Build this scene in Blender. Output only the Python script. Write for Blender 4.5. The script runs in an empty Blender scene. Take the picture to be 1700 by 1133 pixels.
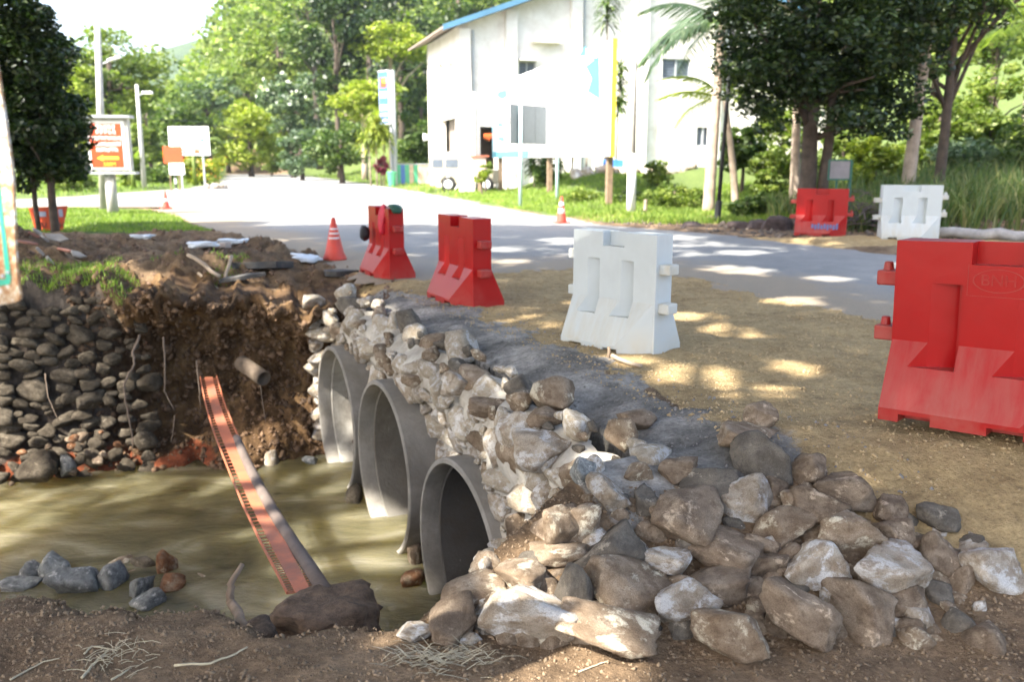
import bpy, bmesh, math, random
import numpy as np
from mathutils import Vector, Matrix

SC = bpy.context.scene
COL = SC.collection
# ------------------------------------------------------------------ camera, world, sun, exposure
TH = math.radians(11.7); CT, ST = math.cos(TH), math.sin(TH); FPX = 1450.0; HC = 1.65
cam_d = bpy.data.cameras.new('camera'); cam = bpy.data.objects.new('camera', cam_d); COL.objects.link(cam)
cam.location = (0, 0, HC); cam.rotation_euler = (math.radians(90) - TH, 0, 0)
cam_d.sensor_width = 36.0; cam_d.lens = 36.0 * FPX / 1700.0
cam_d.clip_start = 0.05; cam_d.clip_end = 6000
cam_d.dof.use_dof = True; cam_d.dof.focus_distance = 4.6; cam_d.dof.aperture_fstop = 2.0
SC.camera = cam
SUN = Vector((-0.52, -0.42, 0.76)).normalized()          # direction towards the sun
world = bpy.data.worlds.new('World'); SC.world = world; world.use_nodes = True
wn = world.node_tree; bgn = wn.nodes['Background']
sky = wn.nodes.new('ShaderNodeTexSky'); sky.sky_type = 'NISHITA'; sky.sun_disc = False
sky.sun_elevation = math.asin(SUN.z); sky.sun_rotation = math.atan2(SUN.x, SUN.y)
sky.altitude = 300; sky.air_density = 1.0; sky.dust_density = 4.5; sky.ozone_density = 0.5
wn.links.new(sky.outputs[0], bgn.inputs[0]); bgn.inputs[1].default_value = 0.15
sd = bpy.data.lights.new('sun', 'SUN'); sd.energy = 4.8; sd.angle = math.radians(0.8); sd.color = (1.0, 0.95, 0.86)
so = bpy.data.objects.new('sun', sd); COL.objects.link(so)
so.rotation_euler = SUN.to_track_quat('Z', 'Y').to_euler(); so.location = (-30, -20, 60)
SC.view_settings.view_transform = 'Standard'; SC.view_settings.look = 'None'
SC.view_settings.gamma = 1.0; SC.view_settings.use_curve_mapping = False
SC.view_settings.exposure = 2.2
SC.render.engine = 'CYCLES'
SC.cycles.max_bounces = 6; SC.cycles.transparent_max_bounces = 8
SC.cycles.sample_clamp_indirect = 6.0

# ------------------------------------------------------------------ pixel <-> place helpers (photo pixels, 1700 x 1133)
def ray(px, py):
    u = (px - 850) / FPX; v = (566.5 - py) / FPX
    return Vector((u, CT + v * ST, v * CT - ST))
def P(px, py, z=0.0):
    d = ray(px, py); k = (z - HC) / d.z
    return Vector((d.x * k, d.y * k, z))
def PY(px, py, Y):
    d = ray(px, py); k = Y / d.y
    return Vector((d.x * k, Y, HC + d.z * k))
def zc(p):                                        # depth along the optical axis
    return p[1] * CT + (HC - p[2]) * ST

# ------------------------------------------------------------------ noise
def _h(ix, iy, iz, s):
    n = (ix.astype(np.int64) * 374761393 + iy.astype(np.int64) * 668265263 + iz.astype(np.int64) * 2147483647 % 1274126177 + s * 1013904223) & 0xffffffff
    n = ((n ^ (n >> 13)) * 1274126177) & 0xffffffff
    n = ((n ^ (n >> 16)) * 2246822519) & 0xffffffff
    return ((n ^ (n >> 15)) & 0xffffff) / float(0xffffff)
def vn(x, y, z, s=0):
    x = np.asarray(x, float); y = np.asarray(y, float); z = np.asarray(z, float)
    x, y, z = np.broadcast_arrays(x, y, z)
    xi, yi, zi = np.floor(x), np.floor(y), np.floor(z)
    fx, fy, fz = x - xi, y - yi, z - zi
    fx, fy, fz = [f * f * (3 - 2 * f) for f in (fx, fy, fz)]
    r = 0
    for dx in (0, 1):
        for dy in (0, 1):
            for dz in (0, 1):
                w = (fx if dx else 1 - fx) * (fy if dy else 1 - fy) * (fz if dz else 1 - fz)
                r = r + w * _h(xi + dx, yi + dy, zi + dz, s)
    return r * 2 - 1
def fbm(x, y, z=0.0, o=4, s=0, g=0.5):
    r = 0; a = 1.0; f = 1.0; tot = 0
    for k in range(o):
        r = r + a * vn(np.asarray(x) * f + 17.3 * k, np.asarray(y) * f - 9.1 * k, np.asarray(z) * f + 3.7 * k, s + k)
        tot += a; a *= g; f *= 2.03
    return r / tot
def ss(a, b, v):
    t = np.clip((v - a) / (b - a), 0, 1); return t * t * (3 - 2 * t)

# ------------------------------------------------------------------ mesh helpers
def fast_mesh(name, V, F, smooth=False):
    V = np.asarray(V, np.float32); F = np.asarray(F, np.int32); k = F.shape[1]
    me = bpy.data.meshes.new(name)
    me.vertices.add(len(V)); me.vertices.foreach_set('co', V.ravel())
    me.loops.add(F.size); me.loops.foreach_set('vertex_index', F.ravel())
    me.polygons.add(len(F)); me.polygons.foreach_set('loop_start', np.arange(0, F.size, k, dtype=np.int32))
    me.polygons.foreach_set('loop_total', np.full(len(F), k, np.int32))
    if smooth: me.polygons.foreach_set('use_smooth', np.ones(len(F), bool))
    me.update(calc_edges=True); return me
def tag(o, label=None, cat=None, group=None, kind=None):
    if label: o['label'] = label
    if cat: o['category'] = cat
    if group: o['group'] = group
    if kind: o['kind'] = kind
    return o
def link(name, me, mat=None, parent=None, loc=None, rot=None, scale=None):
    o = bpy.data.objects.new(name, me); COL.objects.link(o)
    if mat is not None and not me.materials: me.materials.append(mat)
    if parent is not None: o.parent = parent
    if loc is not None: o.location = loc
    if rot is not None: o.rotation_euler = rot
    if scale is not None: o.scale = scale
    return o
def thing(name, loc=(0, 0, 0), rz=0.0, **kw):
    o = bpy.data.objects.new(name, None); COL.objects.link(o); o.location = loc; o.rotation_euler = (0, 0, rz)
    o.empty_display_size = 0.2
    return tag(o, **kw)
def dup(root, loc=None, rz=None, scale=None, **kw):
    r = root.copy(); COL.objects.link(r)
    for ch in list(root.children):
        c = ch.copy(); COL.objects.link(c); c.parent = r
        for g in list(ch.children):
            d = g.copy(); COL.objects.link(d); d.parent = c
    if loc is not None: r.location = loc
    if rz is not None: r.rotation_euler = (0, 0, rz)
    if scale is not None: r.scale = scale
    return tag(r, **kw)
class MB:
    def __init__(s): s.v = []; s.f = []
    def add(s, V, F):
        n = len(s.v); s.v += [tuple(p) for p in V]; s.f += [tuple(i + n for i in f) for f in F]; return s
    def box(s, c, d, rz=0.0, M=None):
        x, y, z = d[0] / 2, d[1] / 2, d[2] / 2
        V = [Vector((a * x, b * y, e * z)) for a in (-1, 1) for b in (-1, 1) for e in (-1, 1)]
        R = Matrix.Rotation(rz, 3, 'Z') if M is None else M
        return s.add([R @ p + Vector(c) for p in V], [(0, 1, 3, 2), (4, 6, 7, 5), (0, 4, 5, 1), (2, 3, 7, 6), (0, 2, 6, 4), (1, 5, 7, 3)])
    def tube(s, pts, rad, n=8, caps=True):
        pts = [Vector(p) for p in pts]
        if not hasattr(rad, '__len__'): rad = [rad] * len(pts)
        V = []; F = []
        up = None
        for i, p in enumerate(pts):
            d = (pts[min(i + 1, len(pts) - 1)] - pts[max(i - 1, 0)]).normalized()
            if up is None:
                up = d.orthogonal().normalized()
            a = (up - d * up.dot(d)).normalized(); up = a; b = d.cross(a)
            for k in range(n):
                t = 2 * math.pi * k / n
                V.append(p + (a * math.cos(t) + b * math.sin(t)) * rad[i])
        for i in range(len(pts) - 1):
            for k in range(n):
                F.append((i * n + k, i * n + (k + 1) % n, (i + 1) * n + (k + 1) % n, (i + 1) * n + k))
        if caps:
            F.append(tuple(range(n - 1, -1, -1))); F.append(tuple((len(pts) - 1) * n + k for k in range(n)))
        return s.add(V, F)
    def prism(s, poly, z0, z1):
        n = len(poly)
        V = [(p[0], p[1], z0) for p in poly] + [(p[0], p[1], z1) for p in poly]
        F = [tuple(range(n - 1, -1, -1)), tuple(range(n, 2 * n))] + [(k, (k + 1) % n, n + (k + 1) % n, n + k) for k in range(n)]
        return s.add(V, F)
    def mesh(s, name, smooth=False):
        me = bpy.data.meshes.new(name); me.from_pydata(s.v, [], s.f)
        if smooth:
            for p in me.polygons: p.use_smooth = True
        bm = bmesh.new(); bm.from_mesh(me); bmesh.ops.recalc_face_normals(bm, faces=bm.faces); bm.to_mesh(me); bm.free()
        me.update(); return me
    def build(s, name, mat, parent=None, smooth=False, bevel=0, **kw):
        o = link(name, s.mesh(name, smooth), mat, parent, **kw)
        if bevel:
            m = o.modifiers.new('bevel', 'BEVEL'); m.width = bevel; m.segments = 2; m.limit_method = 'ANGLE'; m.angle_limit = math.radians(40)
        return o
def sub_at(o, i=None): return o

# ------------------------------------------------------------------ materials
def newmat(name):
    m = bpy.data.materials.new(name); m.use_nodes = True; nt = m.node_tree
    return m, nt, nt.nodes['Principled BSDF']
def N(nt, t, **kw):
    n = nt.nodes.new(t)
    for k, v in kw.items(): setattr(n, k, v)
    return n
def noise(nt, vec, scale, detail=5, rough=0.55, dist=0.0):
    n = N(nt, 'ShaderNodeTexNoise'); n.inputs['Scale'].default_value = scale; n.inputs['Detail'].default_value = detail
    n.inputs['Roughness'].default_value = rough; n.inputs['Distortion'].default_value = dist
    if vec is not None: nt.links.new(vec, n.inputs['Vector'])
    return n.outputs[0]
def ramp(nt, fac, stops):
    r = N(nt, 'ShaderNodeValToRGB'); e = r.color_ramp.elements
    while len(e) > 1: e.remove(e[-1])
    e[0].position = stops[0][0]; e[0].color = (*stops[0][1], 1)
    for p, c in stops[1:]:
        q = e.new(p); q.color = (*c, 1)
    nt.links.new(fac, r.inputs[0]); return r.outputs[0]
def mix(nt, fac, a, b, mode='MIX'):
    m = N(nt, 'ShaderNodeMix', data_type='RGBA', blend_type=mode)
    for inp, val in ((m.inputs[0], fac), (m.inputs[6], a), (m.inputs[7], b)):
        if isinstance(val, (int, float)): inp.default_value = val
        elif isinstance(val, tuple): inp.default_value = (*val, 1)
        else: nt.links.new(val, inp)
    return m.outputs[2]
def bump(nt, b, h, strength, dist=0.02, prev=None):
    n = N(nt, 'ShaderNodeBump'); n.inputs['Strength'].default_value = strength; n.inputs['Distance'].default_value = dist
    nt.links.new(h, n.inputs['Height'])
    if prev is not None: nt.links.new(prev, n.inputs['Normal'])
    nt.links.new(n.outputs[0], b.inputs['Normal']); return n.outputs[0]
def coords(nt, kind='Object', rnd=False):
    t = N(nt, 'ShaderNodeTexCoord'); o = t.outputs[kind]
    if rnd:
        oi = N(nt, 'ShaderNodeObjectInfo'); a = N(nt, 'ShaderNodeVectorMath', operation='ADD')
        m = N(nt, 'ShaderNodeMath', operation='MULTIPLY'); m.inputs[1].default_value = 57.0
        nt.links.new(oi.outputs['Random'], m.inputs[0]); nt.links.new(o, a.inputs[0]); nt.links.new(m.outputs[0], a.inputs[1]); o = a.outputs[0]
    return o
def simple(name, col, rough=0.5, var=0.12, scale=6.0, bmp=0.0, bscale=40, metallic=0.0, dirt=None, dirt_amt=0.5, spec=0.5, rnd=True):
    m, nt, b = newmat(name); vec = coords(nt, 'Object', rnd)
    f = noise(nt, vec, scale, 6, 0.6)
    lo = tuple(max(0, c * (1 - var)) for c in col); hi = tuple(min(1, c * (1 + var)) for c in col)
    c = ramp(nt, f, [(0.3, lo), (0.7, hi)])
    if dirt:
        f2 = noise(nt, vec, scale * 0.7 + 1, 8, 0.7, 0.4)
        r = ramp(nt, f2, [(0.45, (0, 0, 0)), (0.7, (1, 1, 1))])
        mm = N(nt, 'ShaderNodeMath', operation='MULTIPLY'); mm.inputs[1].default_value = dirt_amt; nt.links.new(r, mm.inputs[0])
        c = mix(nt, mm.outputs[0], c, dirt)
    nt.links.new(c, b.inputs['Base Color'])
    b.inputs['Roughness'].default_value = rough; b.inputs['Metallic'].default_value = metallic
    b.inputs['Specular IOR Level'].default_value = spec
    if bmp: bump(nt, b, noise(nt, vec, bscale, 6, 0.65), bmp)
    return m

def mat_rock(name, dark, mid, pale, chalk=0.35, scale=3.0):
    m, nt, b = newmat(name); vec = coords(nt, 'Object', True)
    f1 = noise(nt, vec, scale * .45, 7, 0.62, 0.3); f2 = noise(nt, vec, scale * .42, 9, 0.68, 0.25); f3 = noise(nt, vec, 45, 4, 0.6)
    c = ramp(nt, f1, [(0.3, dark), (0.5, mid), (0.72, pale)])
    ch = ramp(nt, f2, [(0.64 - chalk * 0.3, (0, 0, 0)), (0.69 - chalk * 0.25, (1, 1, 1))])
    wht = tuple(min(0.62, p * 1.6) for p in pale)
    c = mix(nt, ch, c, wht)
    f4 = noise(nt, vec, scale * .8, 8, 0.7, 0.2)
    c = mix(nt, ramp(nt, f4, [(0.5, (0, 0, 0)), (0.6, (.8, .8, .8))]), c, tuple(d * 1.15 for d in dark))
    sp = ramp(nt, f3, [(0.35, (0.62, 0.6, 0.56)), (0.6, (1.08, 1.05, 1.0))])
    c = mix(nt, 1.0, c, sp, 'MULTIPLY')
    oi = N(nt, 'ShaderNodeObjectInfo'); rr = ramp(nt, oi.outputs['Random'], [(0, (0.76, 0.73, 0.7)), (1, (1.12, 1.1, 1.08))])
    c = mix(nt, 1.0, c, rr, 'MULTIPLY')
    nt.links.new(c, b.inputs['Base Color']); b.inputs['Roughness'].default_value = 0.92; b.inputs['Specular IOR Level'].default_value = 0.25
    n1 = bump(nt, b, noise(nt, vec, 9, 9, 0.72, 0.5), 0.55, 0.05)
    bump(nt, b, f3, 0.25, 0.012, n1)
    return m
M = {}
M['rock'] = mat_rock('pale_stone', (0.15, 0.108, 0.073), (0.28, 0.218, 0.158), (0.42, 0.36, 0.29), 0.3)
M['rock_white'] = mat_rock('chalky_stone', (0.23, 0.18, 0.13), (0.42, 0.37, 0.305), (0.56, 0.53, 0.48), 0.5)
M['rock_brown'] = mat_rock('muddy_stone', (0.13, 0.095, 0.066), (0.25, 0.195, 0.145), (0.37, 0.305, 0.235), 0.2)
M['rock_grey'] = mat_rock('mortar_coated_stone', (0.09, 0.08, 0.068), (0.16, 0.145, 0.125), (0.25, 0.225, 0.19), 0.1)
M['rock_wall'] = mat_rock('wall_stone', (0.3, 0.25, 0.19), (0.43, 0.39, 0.32), (0.55, 0.51, 0.45), 0.45, 4)
M['rock_dark'] = mat_rock('shaded_grey_stone', (0.045, 0.036, 0.026), (0.1, 0.086, 0.066), (0.17, 0.15, 0.12), 0.08, 4)  # colour darkened in place of missing shade on the dry-stone wall
M['rock_blue'] = mat_rock('wet_blue_stone', (0.12, 0.128, 0.13), (0.25, 0.27, 0.275), (0.38, 0.4, 0.4), 0.25, 4)
M['rock_orange'] = mat_rock('rust_stained_stone', (0.13, 0.06, 0.03), (0.27, 0.135, 0.07), (0.33, 0.27, 0.2), 0.2, 3)

def mat_ground():
    m, nt, b = newmat('earth_ground'); vec = coords(nt)
    a = N(nt, 'ShaderNodeAttribute', attribute_name='mask'); sp = N(nt, 'ShaderNodeSeparateColor'); nt.links.new(a.outputs['Color'], sp.inputs[0])
    f1 = noise(nt, vec, 1.3, 8, 0.65, 0.5); f2 = noise(nt, vec, 9, 8, 0.7); f3 = noise(nt, vec, 38, 5, 0.7)
    soil = ramp(nt, f1, [(0.3, (0.1, 0.067, 0.04)), (0.5, (0.2, 0.14, 0.086)), (0.7, (0.3, 0.215, 0.135))])
    soil = mix(nt, 1.0, soil, ramp(nt, f2, [(0.3, (0.55, 0.52, 0.5)), (0.65, (1.25, 1.2, 1.15))]), 'MULTIPLY')
    sand = ramp(nt, f1, [(0.3, (0.31, 0.215, 0.105)), (0.7, (0.49, 0.36, 0.185))])
    sand = mix(nt, 1.0, sand, ramp(nt, f2, [(0.32, (0.7, 0.68, 0.66)), (0.6, (1.1, 1.1, 1.08))]), 'MULTIPLY')
    mort = ramp(nt, f1, [(0.3, (0.1, 0.092, 0.082)), (0.46, (0.21, 0.195, 0.172)), (0.6, (0.38, 0.35, 0.31))])
    mort = mix(nt, 1.0, mort, ramp(nt, f2, [(0.3, (0.6, 0.6, 0.6)), (0.6, (1.15, 1.15, 1.15))]), 'MULTIPLY')
    gras = ramp(nt, f2, [(0.3, (0.045, 0.07, 0.018)), (0.6, (0.11, 0.15, 0.04)), (0.75, (0.16, 0.13, 0.07))])
    def sharpen(ch):
        add = N(nt, 'ShaderNodeMath', operation='ADD'); nt.links.new(ch, add.inputs[0])
        s2 = N(nt, 'ShaderNodeMath', operation='MULTIPLY_ADD'); s2.inputs[1].default_value = 0.7; s2.inputs[2].default_value = -0.35
        nt.links.new(f2, s2.inputs[0]); nt.links.new(s2.outputs[0], add.inputs[1])
        return ramp(nt, add.outputs[0], [(0.42, (0, 0, 0)), (0.58, (1, 1, 1))])
    c = mix(nt, sharpen(sp.outputs[0]), soil, sand)
    c = mix(nt, sharpen(sp.outputs[1]), c, mort)
    c = mix(nt, sharpen(sp.outputs[2]), c, gras)
    c = mix(nt, 1.0, c, ramp(nt, f3, [(0.3, (0.68, 0.67, 0.66)), (0.6, (1.12, 1.12, 1.12))]), 'MULTIPLY')
    nt.links.new(c, b.inputs['Base Color']); b.inputs['Roughness'].default_value = 0.95; b.inputs['Specular IOR Level'].default_value = 0.2
    n1 = bump(nt, b, f2, 0.9, 0.06); bump(nt, b, f3, 0.8, 0.015, n1)
    return m
def mat_bank():
    m, nt, b = newmat('cut_earth'); vec = coords(nt)
    a = N(nt, 'ShaderNodeAttribute', attribute_name='mask'); sp = N(nt, 'ShaderNodeSeparateColor'); nt.links.new(a.outputs['Color'], sp.inputs[0])
    f1 = noise(nt, vec, 1.6, 8, 0.65, 0.6); f2 = noise(nt, vec, 10, 8, 0.75); f3 = noise(nt, vec, 40, 5, 0.7)
    c = ramp(nt, f1, [(0.3, (0.06, 0.036, 0.02)), (0.5, (0.15, 0.09, 0.045)), (0.7, (0.31, 0.2, 0.1))])
    c = mix(nt, 1.0, c, ramp(nt, f2, [(0.3, (0.45, 0.42, 0.4)), (0.65, (1.3, 1.25, 1.15))]), 'MULTIPLY')
    gr = ramp(nt, f2, [(0.3, (0.05, 0.042, 0.035)), (0.7, (0.14, 0.115, 0.095))])
    c = mix(nt, sp.outputs[1], c, gr)
    og = ramp(nt, f2, [(0.35, (0.16, 0.045, 0.02)), (0.65, (0.33, 0.1, 0.045))])
    add = N(nt, 'ShaderNodeMath', operation='MULTIPLY_ADD'); add.inputs[1].default_value = 0.8; nt.links.new(f1, add.inputs[0]); nt.links.new(sp.outputs[0], add.inputs[2])
    c = mix(nt, ramp(nt, add.outputs[0], [(0.75, (0, 0, 0)), (0.85, (1, 1, 1))]), c, og)
    nt.links.new(c, b.inputs['Base Color']); b.inputs['Roughness'].default_value = 0.95; b.inputs['Specular IOR Level'].default_value = 0.2
    n1 = bump(nt, b, f2, 0.8, 0.06); bump(nt, b, f3, 0.5, 0.015, n1)
    return m
def mat_road():
    m, nt, b = newmat('dusty_asphalt'); vec = coords(nt)
    f1 = noise(nt, vec, 0.35, 6, 0.6, 0.4); f2 = noise(nt, vec, 2.2, 8, 0.7, 1.0); f3 = noise(nt, vec, 70, 4, 0.6)
    a = N(nt, 'ShaderNodeAttribute', attribute_name='mask'); sp = N(nt, 'ShaderNodeSeparateColor'); nt.links.new(a.outputs['Color'], sp.inputs[0])
    c = ramp(nt, f1, [(0.3, (0.19, 0.19, 0.186)), (0.7, (0.265, 0.262, 0.252))])
    c = mix(nt, 1.0, c, ramp(nt, f2, [(0.3, (0.82, 0.82, 0.82)), (0.7, (1.1, 1.08, 1.05))]), 'MULTIPLY')
    add = N(nt, 'ShaderNodeMath', operation='MULTIPLY_ADD'); add.inputs[1].default_value = 0.9; add.inputs[2].default_value = -0.45
    ad2 = N(nt, 'ShaderNodeMath', operation='ADD'); nt.links.new(f2, add.inputs[0]); nt.links.new(add.outputs[0], ad2.inputs[0]); nt.links.new(sp.outputs[0], ad2.inputs[1])
    dust = ramp(nt, ad2.outputs[0], [(0.3, (0, 0, 0)), (0.75, (1, 1, 1))])
    c = mix(nt, dust, c, (0.27, 0.215, 0.15))
    c = mix(nt, 1.0, c, ramp(nt, f3, [(0.3, (0.75, 0.75, 0.75)), (0.6, (1.1, 1.1, 1.1))]), 'MULTIPLY')
    nt.links.new(c, b.inputs['Base Color']); b.inputs['Roughness'].default_value = 0.8; b.inputs['Specular IOR Level'].default_value = 0.35
    bump(nt, b, f3, 0.4, 0.01)
    return m
def mat_leaf(name, cols, trans=0.35, rough=0.5, spec=0.4, clump=0.8):
    m, nt, b = newmat(name); g = N(nt, 'ShaderNodeNewGeometry'); vec = coords(nt)
    c = ramp(nt, g.outputs['Random Per Island'], [(i / max(1, len(cols) - 1), cc) for i, cc in enumerate(cols)])
    f = noise(nt, vec, clump, 3, 0.5)
    c = mix(nt, 1.0, c, ramp(nt, f, [(0.3, (0.6, 0.66, 0.6)), (0.7, (1.3, 1.25, 1.1))]), 'MULTIPLY')
    nt.links.new(c, b.inputs['Base Color']); b.inputs['Roughness'].default_value = rough; b.inputs['Specular IOR Level'].default_value = spec
    t = N(nt, 'ShaderNodeBsdfTranslucent'); tc = mix(nt, 1.0, c, (1.15, 1.35, 0.55), 'MULTIPLY'); nt.links.new(tc, t.inputs[0])
    mx = N(nt, 'ShaderNodeMixShader'); mx.inputs[0].default_value = trans
    nt.links.new(b.outputs[0], mx.inputs[1]); nt.links.new(t.outputs[0], mx.inputs[2])
    nt.links.new(mx.outputs[0], nt.nodes['Material Output'].inputs[0]); return m
def mat_water():
    m, nt, b = newmat('murky_water'); vec = coords(nt)
    mp = N(nt, 'ShaderNodeMapping'); mp.inputs['Rotation'].default_value = (0, 0, math.radians(-25)); mp.inputs['Scale'].default_value = (0.8, 1.7, 1)
    nt.links.new(vec, mp.inputs[0])
    f1 = noise(nt, mp.outputs[0], 0.8, 4, 0.5, 1.2); f2 = noise(nt, mp.outputs[0], 3.2, 5, 0.55, 1.6); f3 = noise(nt, mp.outputs[0], 17, 3, 0.5, 0.8)
    c = ramp(nt, f1, [(0.32, (0.1, 0.088, 0.043)), (0.52, (0.2, 0.172, 0.09)), (0.7, (0.36, 0.32, 0.21))])
    nt.links.new(c, b.inputs['Base Color']); b.inputs['Roughness'].default_value = 0.07; b.inputs['IOR'].default_value = 1.33; b.subsurface_method = 'BURLEY'; b.inputs['Subsurface Weight'].default_value = 1.0; b.inputs['Subsurface Radius'].default_value = (0.7, 0.6, 0.3); b.inputs['Subsurface Scale'].default_value = 1.0
    n1 = bump(nt, b, f2, 0.45, 0.1); bump(nt, b, f3, 0.4, 0.025, n1)
    tr = N(nt, 'ShaderNodeBsdfTransparent'); tr.inputs[0].default_value = (0.8, 0.8, 0.55, 1)
    mx = N(nt, 'ShaderNodeMixShader'); mx.inputs[0].default_value = 0.22
    nt.links.new(b.outputs[0], mx.inputs[1]); nt.links.new(tr.outputs[0], mx.inputs[2]); nt.links.new(mx.outputs[0], nt.nodes['Material Output'].inputs[0])
    return m
def mat_barrier(name, col, dust, tr=0.0, dust_amt=0.6):
    m, nt, b = newmat(name); vec = coords(nt, 'Object', True)
    g = N(nt, 'ShaderNodeTexCoord'); sx = N(nt, 'ShaderNodeSeparateXYZ'); nt.links.new(g.outputs['Object'], sx.inputs[0])
    mp = N(nt, 'ShaderNodeMapping'); mp.inputs['Scale'].default_value = (7, 1.4, 1.4); nt.links.new(vec, mp.inputs[0])
    st = noise(nt, mp.outputs[0], 2.2, 7, 0.7, 0.3); fb = noise(nt, vec, 3.5, 8, 0.65, 0.5)
    geo = N(nt, 'ShaderNodeNewGeometry'); sn = N(nt, 'ShaderNodeSeparateXYZ'); nt.links.new(geo.outputs['Normal'], sn.inputs[0])
    up = ramp(nt, sn.outputs[2], [(0.1, (0, 0, 0)), (0.5, (0.8, 0.8, 0.8))])
    low = N(nt, 'ShaderNodeMapRange'); low.inputs[1].default_value = 0.3; low.inputs[2].default_value = 0.0; nt.links.new(sx.outputs[2], low.inputs[0])
    d1 = ramp(nt, st, [(0.35, (0.15, 0.15, 0.15)), (0.68, (1, 1, 1))])
    mu = mix(nt, 1.0, up, d1, 'MULTIPLY')
    lw = mix(nt, 1.0, low.outputs[0], ramp(nt, fb, [(0.4, (0.1, 0.1, 0.1)), (0.65, (0.8, 0.8, 0.8))]), 'MULTIPLY')
    tot = mix(nt, 1.0, mu, lw, 'ADD'); mm = N(nt, 'ShaderNodeMath', operation='MULTIPLY'); mm.use_clamp = True; mm.inputs[1].default_value = dust_amt; nt.links.new(tot, mm.inputs[0])
    lo = tuple(x * 0.88 for x in col); c = ramp(nt, fb, [(0.3, lo), (0.7, col)])
    c = mix(nt, mm.outputs[0], c, dust)
    nt.links.new(c, b.inputs['Base Color']); b.inputs['Specular IOR Level'].default_value = 0.35
    rr = N(nt, 'ShaderNodeMapRange'); rr.inputs[3].default_value = 0.3; rr.inputs[4].default_value = 0.75; nt.links.new(mm.outputs[0], rr.inputs[0]); nt.links.new(rr.outputs[0], b.inputs['Roughness'])
    bump(nt, b, noise(nt, vec, 6, 5, 0.5), 0.08, 0.03)
    if tr:
        b.inputs['Subsurface Weight'].default_value = tr; b.inputs['Subsurface Radius'].default_value = (0.06, 0.06, 0.06); b.inputs['Subsurface Scale'].default_value = 1.0
    return m
M['ground'] = mat_ground(); M['bank'] = mat_bank(); M['road'] = mat_road(); M['water'] = mat_water()
M['concrete'] = simple('pipe_concrete', (0.25, 0.23, 0.2), 0.85, 0.3, 2.0, 0.3, 30, dirt=(0.13, 0.11, 0.08), dirt_amt=0.7)
M['mortar'] = simple('wall_mortar', (0.42, 0.385, 0.325), 0.92, 0.35, 4.0, 1.0, 12, dirt=(0.2, 0.165, 0.125), dirt_amt=0.5)
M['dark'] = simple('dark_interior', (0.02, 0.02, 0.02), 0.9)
M['red'] = mat_barrier('red_plastic', (0.36, 0.005, 0.006), (0.3, 0.12, 0.09), dust_amt=0.6)
M['white_pl'] = mat_barrier('white_plastic', (0.54, 0.58, 0.58), (0.42, 0.34, 0.2), 0.25, 0.65)
M['cone'] = simple('cone_plastic', (0.62, 0.055, 0.03), 0.55, 0.12, 5, dirt=(0.3, 0.1, 0.08), dirt_amt=0.4)
M['white'] = simple('white_paint', (0.78, 0.78, 0.77), 0.6, 0.04, 3)
M['wall_white'] = simple('white_render', (0.74, 0.71, 0.66), 0.85, 0.08, 0.5, dirt=(0.45, 0.38, 0.3), dirt_amt=0.45)
M['cyan'] = simple('pale_cyan_print', (0.06, 0.27, 0.34), 0.6, 0.05)
M['yellow'] = simple('yellow_print', (0.75, 0.6, 0.05), 0.6, 0.05)
M['orange'] = simple('orange_print', (0.5, 0.055, 0.008), 0.55, 0.06)
M['orange2'] = simple('orange_metal', (0.44, 0.13, 0.055), 0.65, 0.25, 3, dirt=(0.2, 0.1, 0.065), dirt_amt=0.9)
M['black'] = simple('black_paint', (0.02, 0.02, 0.022), 0.6)
M['sign_back'] = simple('sign_back', (0.13, 0.15, 0.165), 0.6, 0.08)
M['grey_metal'] = simple('grey_metal', (0.36, 0.38, 0.4), 0.5, 0.1)
M['pole'] = simple('concrete_pole', (0.38, 0.37, 0.34), 0.85, 0.15, 3)
M['bluefascia'] = simple('blue_roof_metal', (0.07, 0.17, 0.26), 0.5, 0.15, 1)
M['glass'] = simple('window_glass', (0.1, 0.12, 0.15), 0.15, 0.2)
M['wood'] = simple('weathered_wood', (0.2, 0.14, 0.09), 0.85, 0.3, 8, 0.4, 30)
M['wood_pale'] = simple('pale_timber', (0.4, 0.31, 0.22), 0.8, 0.2, 6, 0.3, 30)
M['bark'] = simple('tree_bark', (0.075, 0.055, 0.04), 0.9, 0.4, 6, 0.8, 20)
M['bark_pale'] = simple('pale_palm_bark', (0.33, 0.26, 0.2), 0.9, 0.3, 4, 0.5, 20)
M['root'] = simple('pale_root', (0.17, 0.125, 0.09), 0.85, 0.2, 8)
M['straw'] = simple('dry_straw', (0.42, 0.36, 0.24), 0.85, 0.25, 8)
M['bag'] = simple('white_plastic_bag', (0.62, 0.66, 0.7), 0.4, 0.1, 6)
M['asphalt_slab'] = simple('broken_asphalt', (0.055, 0.055, 0.055), 0.9, 0.4, 6, 0.8, 24, dirt=(0.2, 0.16, 0.11), dirt_amt=0.4)
M['brick'] = simple('red_brick', (0.3, 0.09, 0.05), 0.9, 0.2, 8, 0.3)
M['blue'] = simple('blue_plastic', (0.05, 0.2, 0.6), 0.5, 0.1)
M['signblue'] = simple('blue_sign_face', (0.04, 0.11, 0.32), 0.5, 0.08)
M['greenpaint'] = simple('dark_green_paint', (0.015, 0.09, 0.06), 0.5, 0.15)
M['greenpl'] = simple('green_plastic', (0.06, 0.3, 0.16), 0.5, 0.15)
M['rubber'] = simple('tyre_rubber', (0.025, 0.025, 0.025), 0.8)
M['cream'] = simple('cream_car_paint', (0.34, 0.31, 0.24), 0.35, 0.04)
M['lf_dark'] = mat_leaf('dark_foliage', [(0.01, 0.024, 0.006), (0.02, 0.042, 0.01), (0.065, 0.1, 0.025)], 0.25, 0.4)  # dark tones carry painted shade, the lightest one sunlit bits
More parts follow.
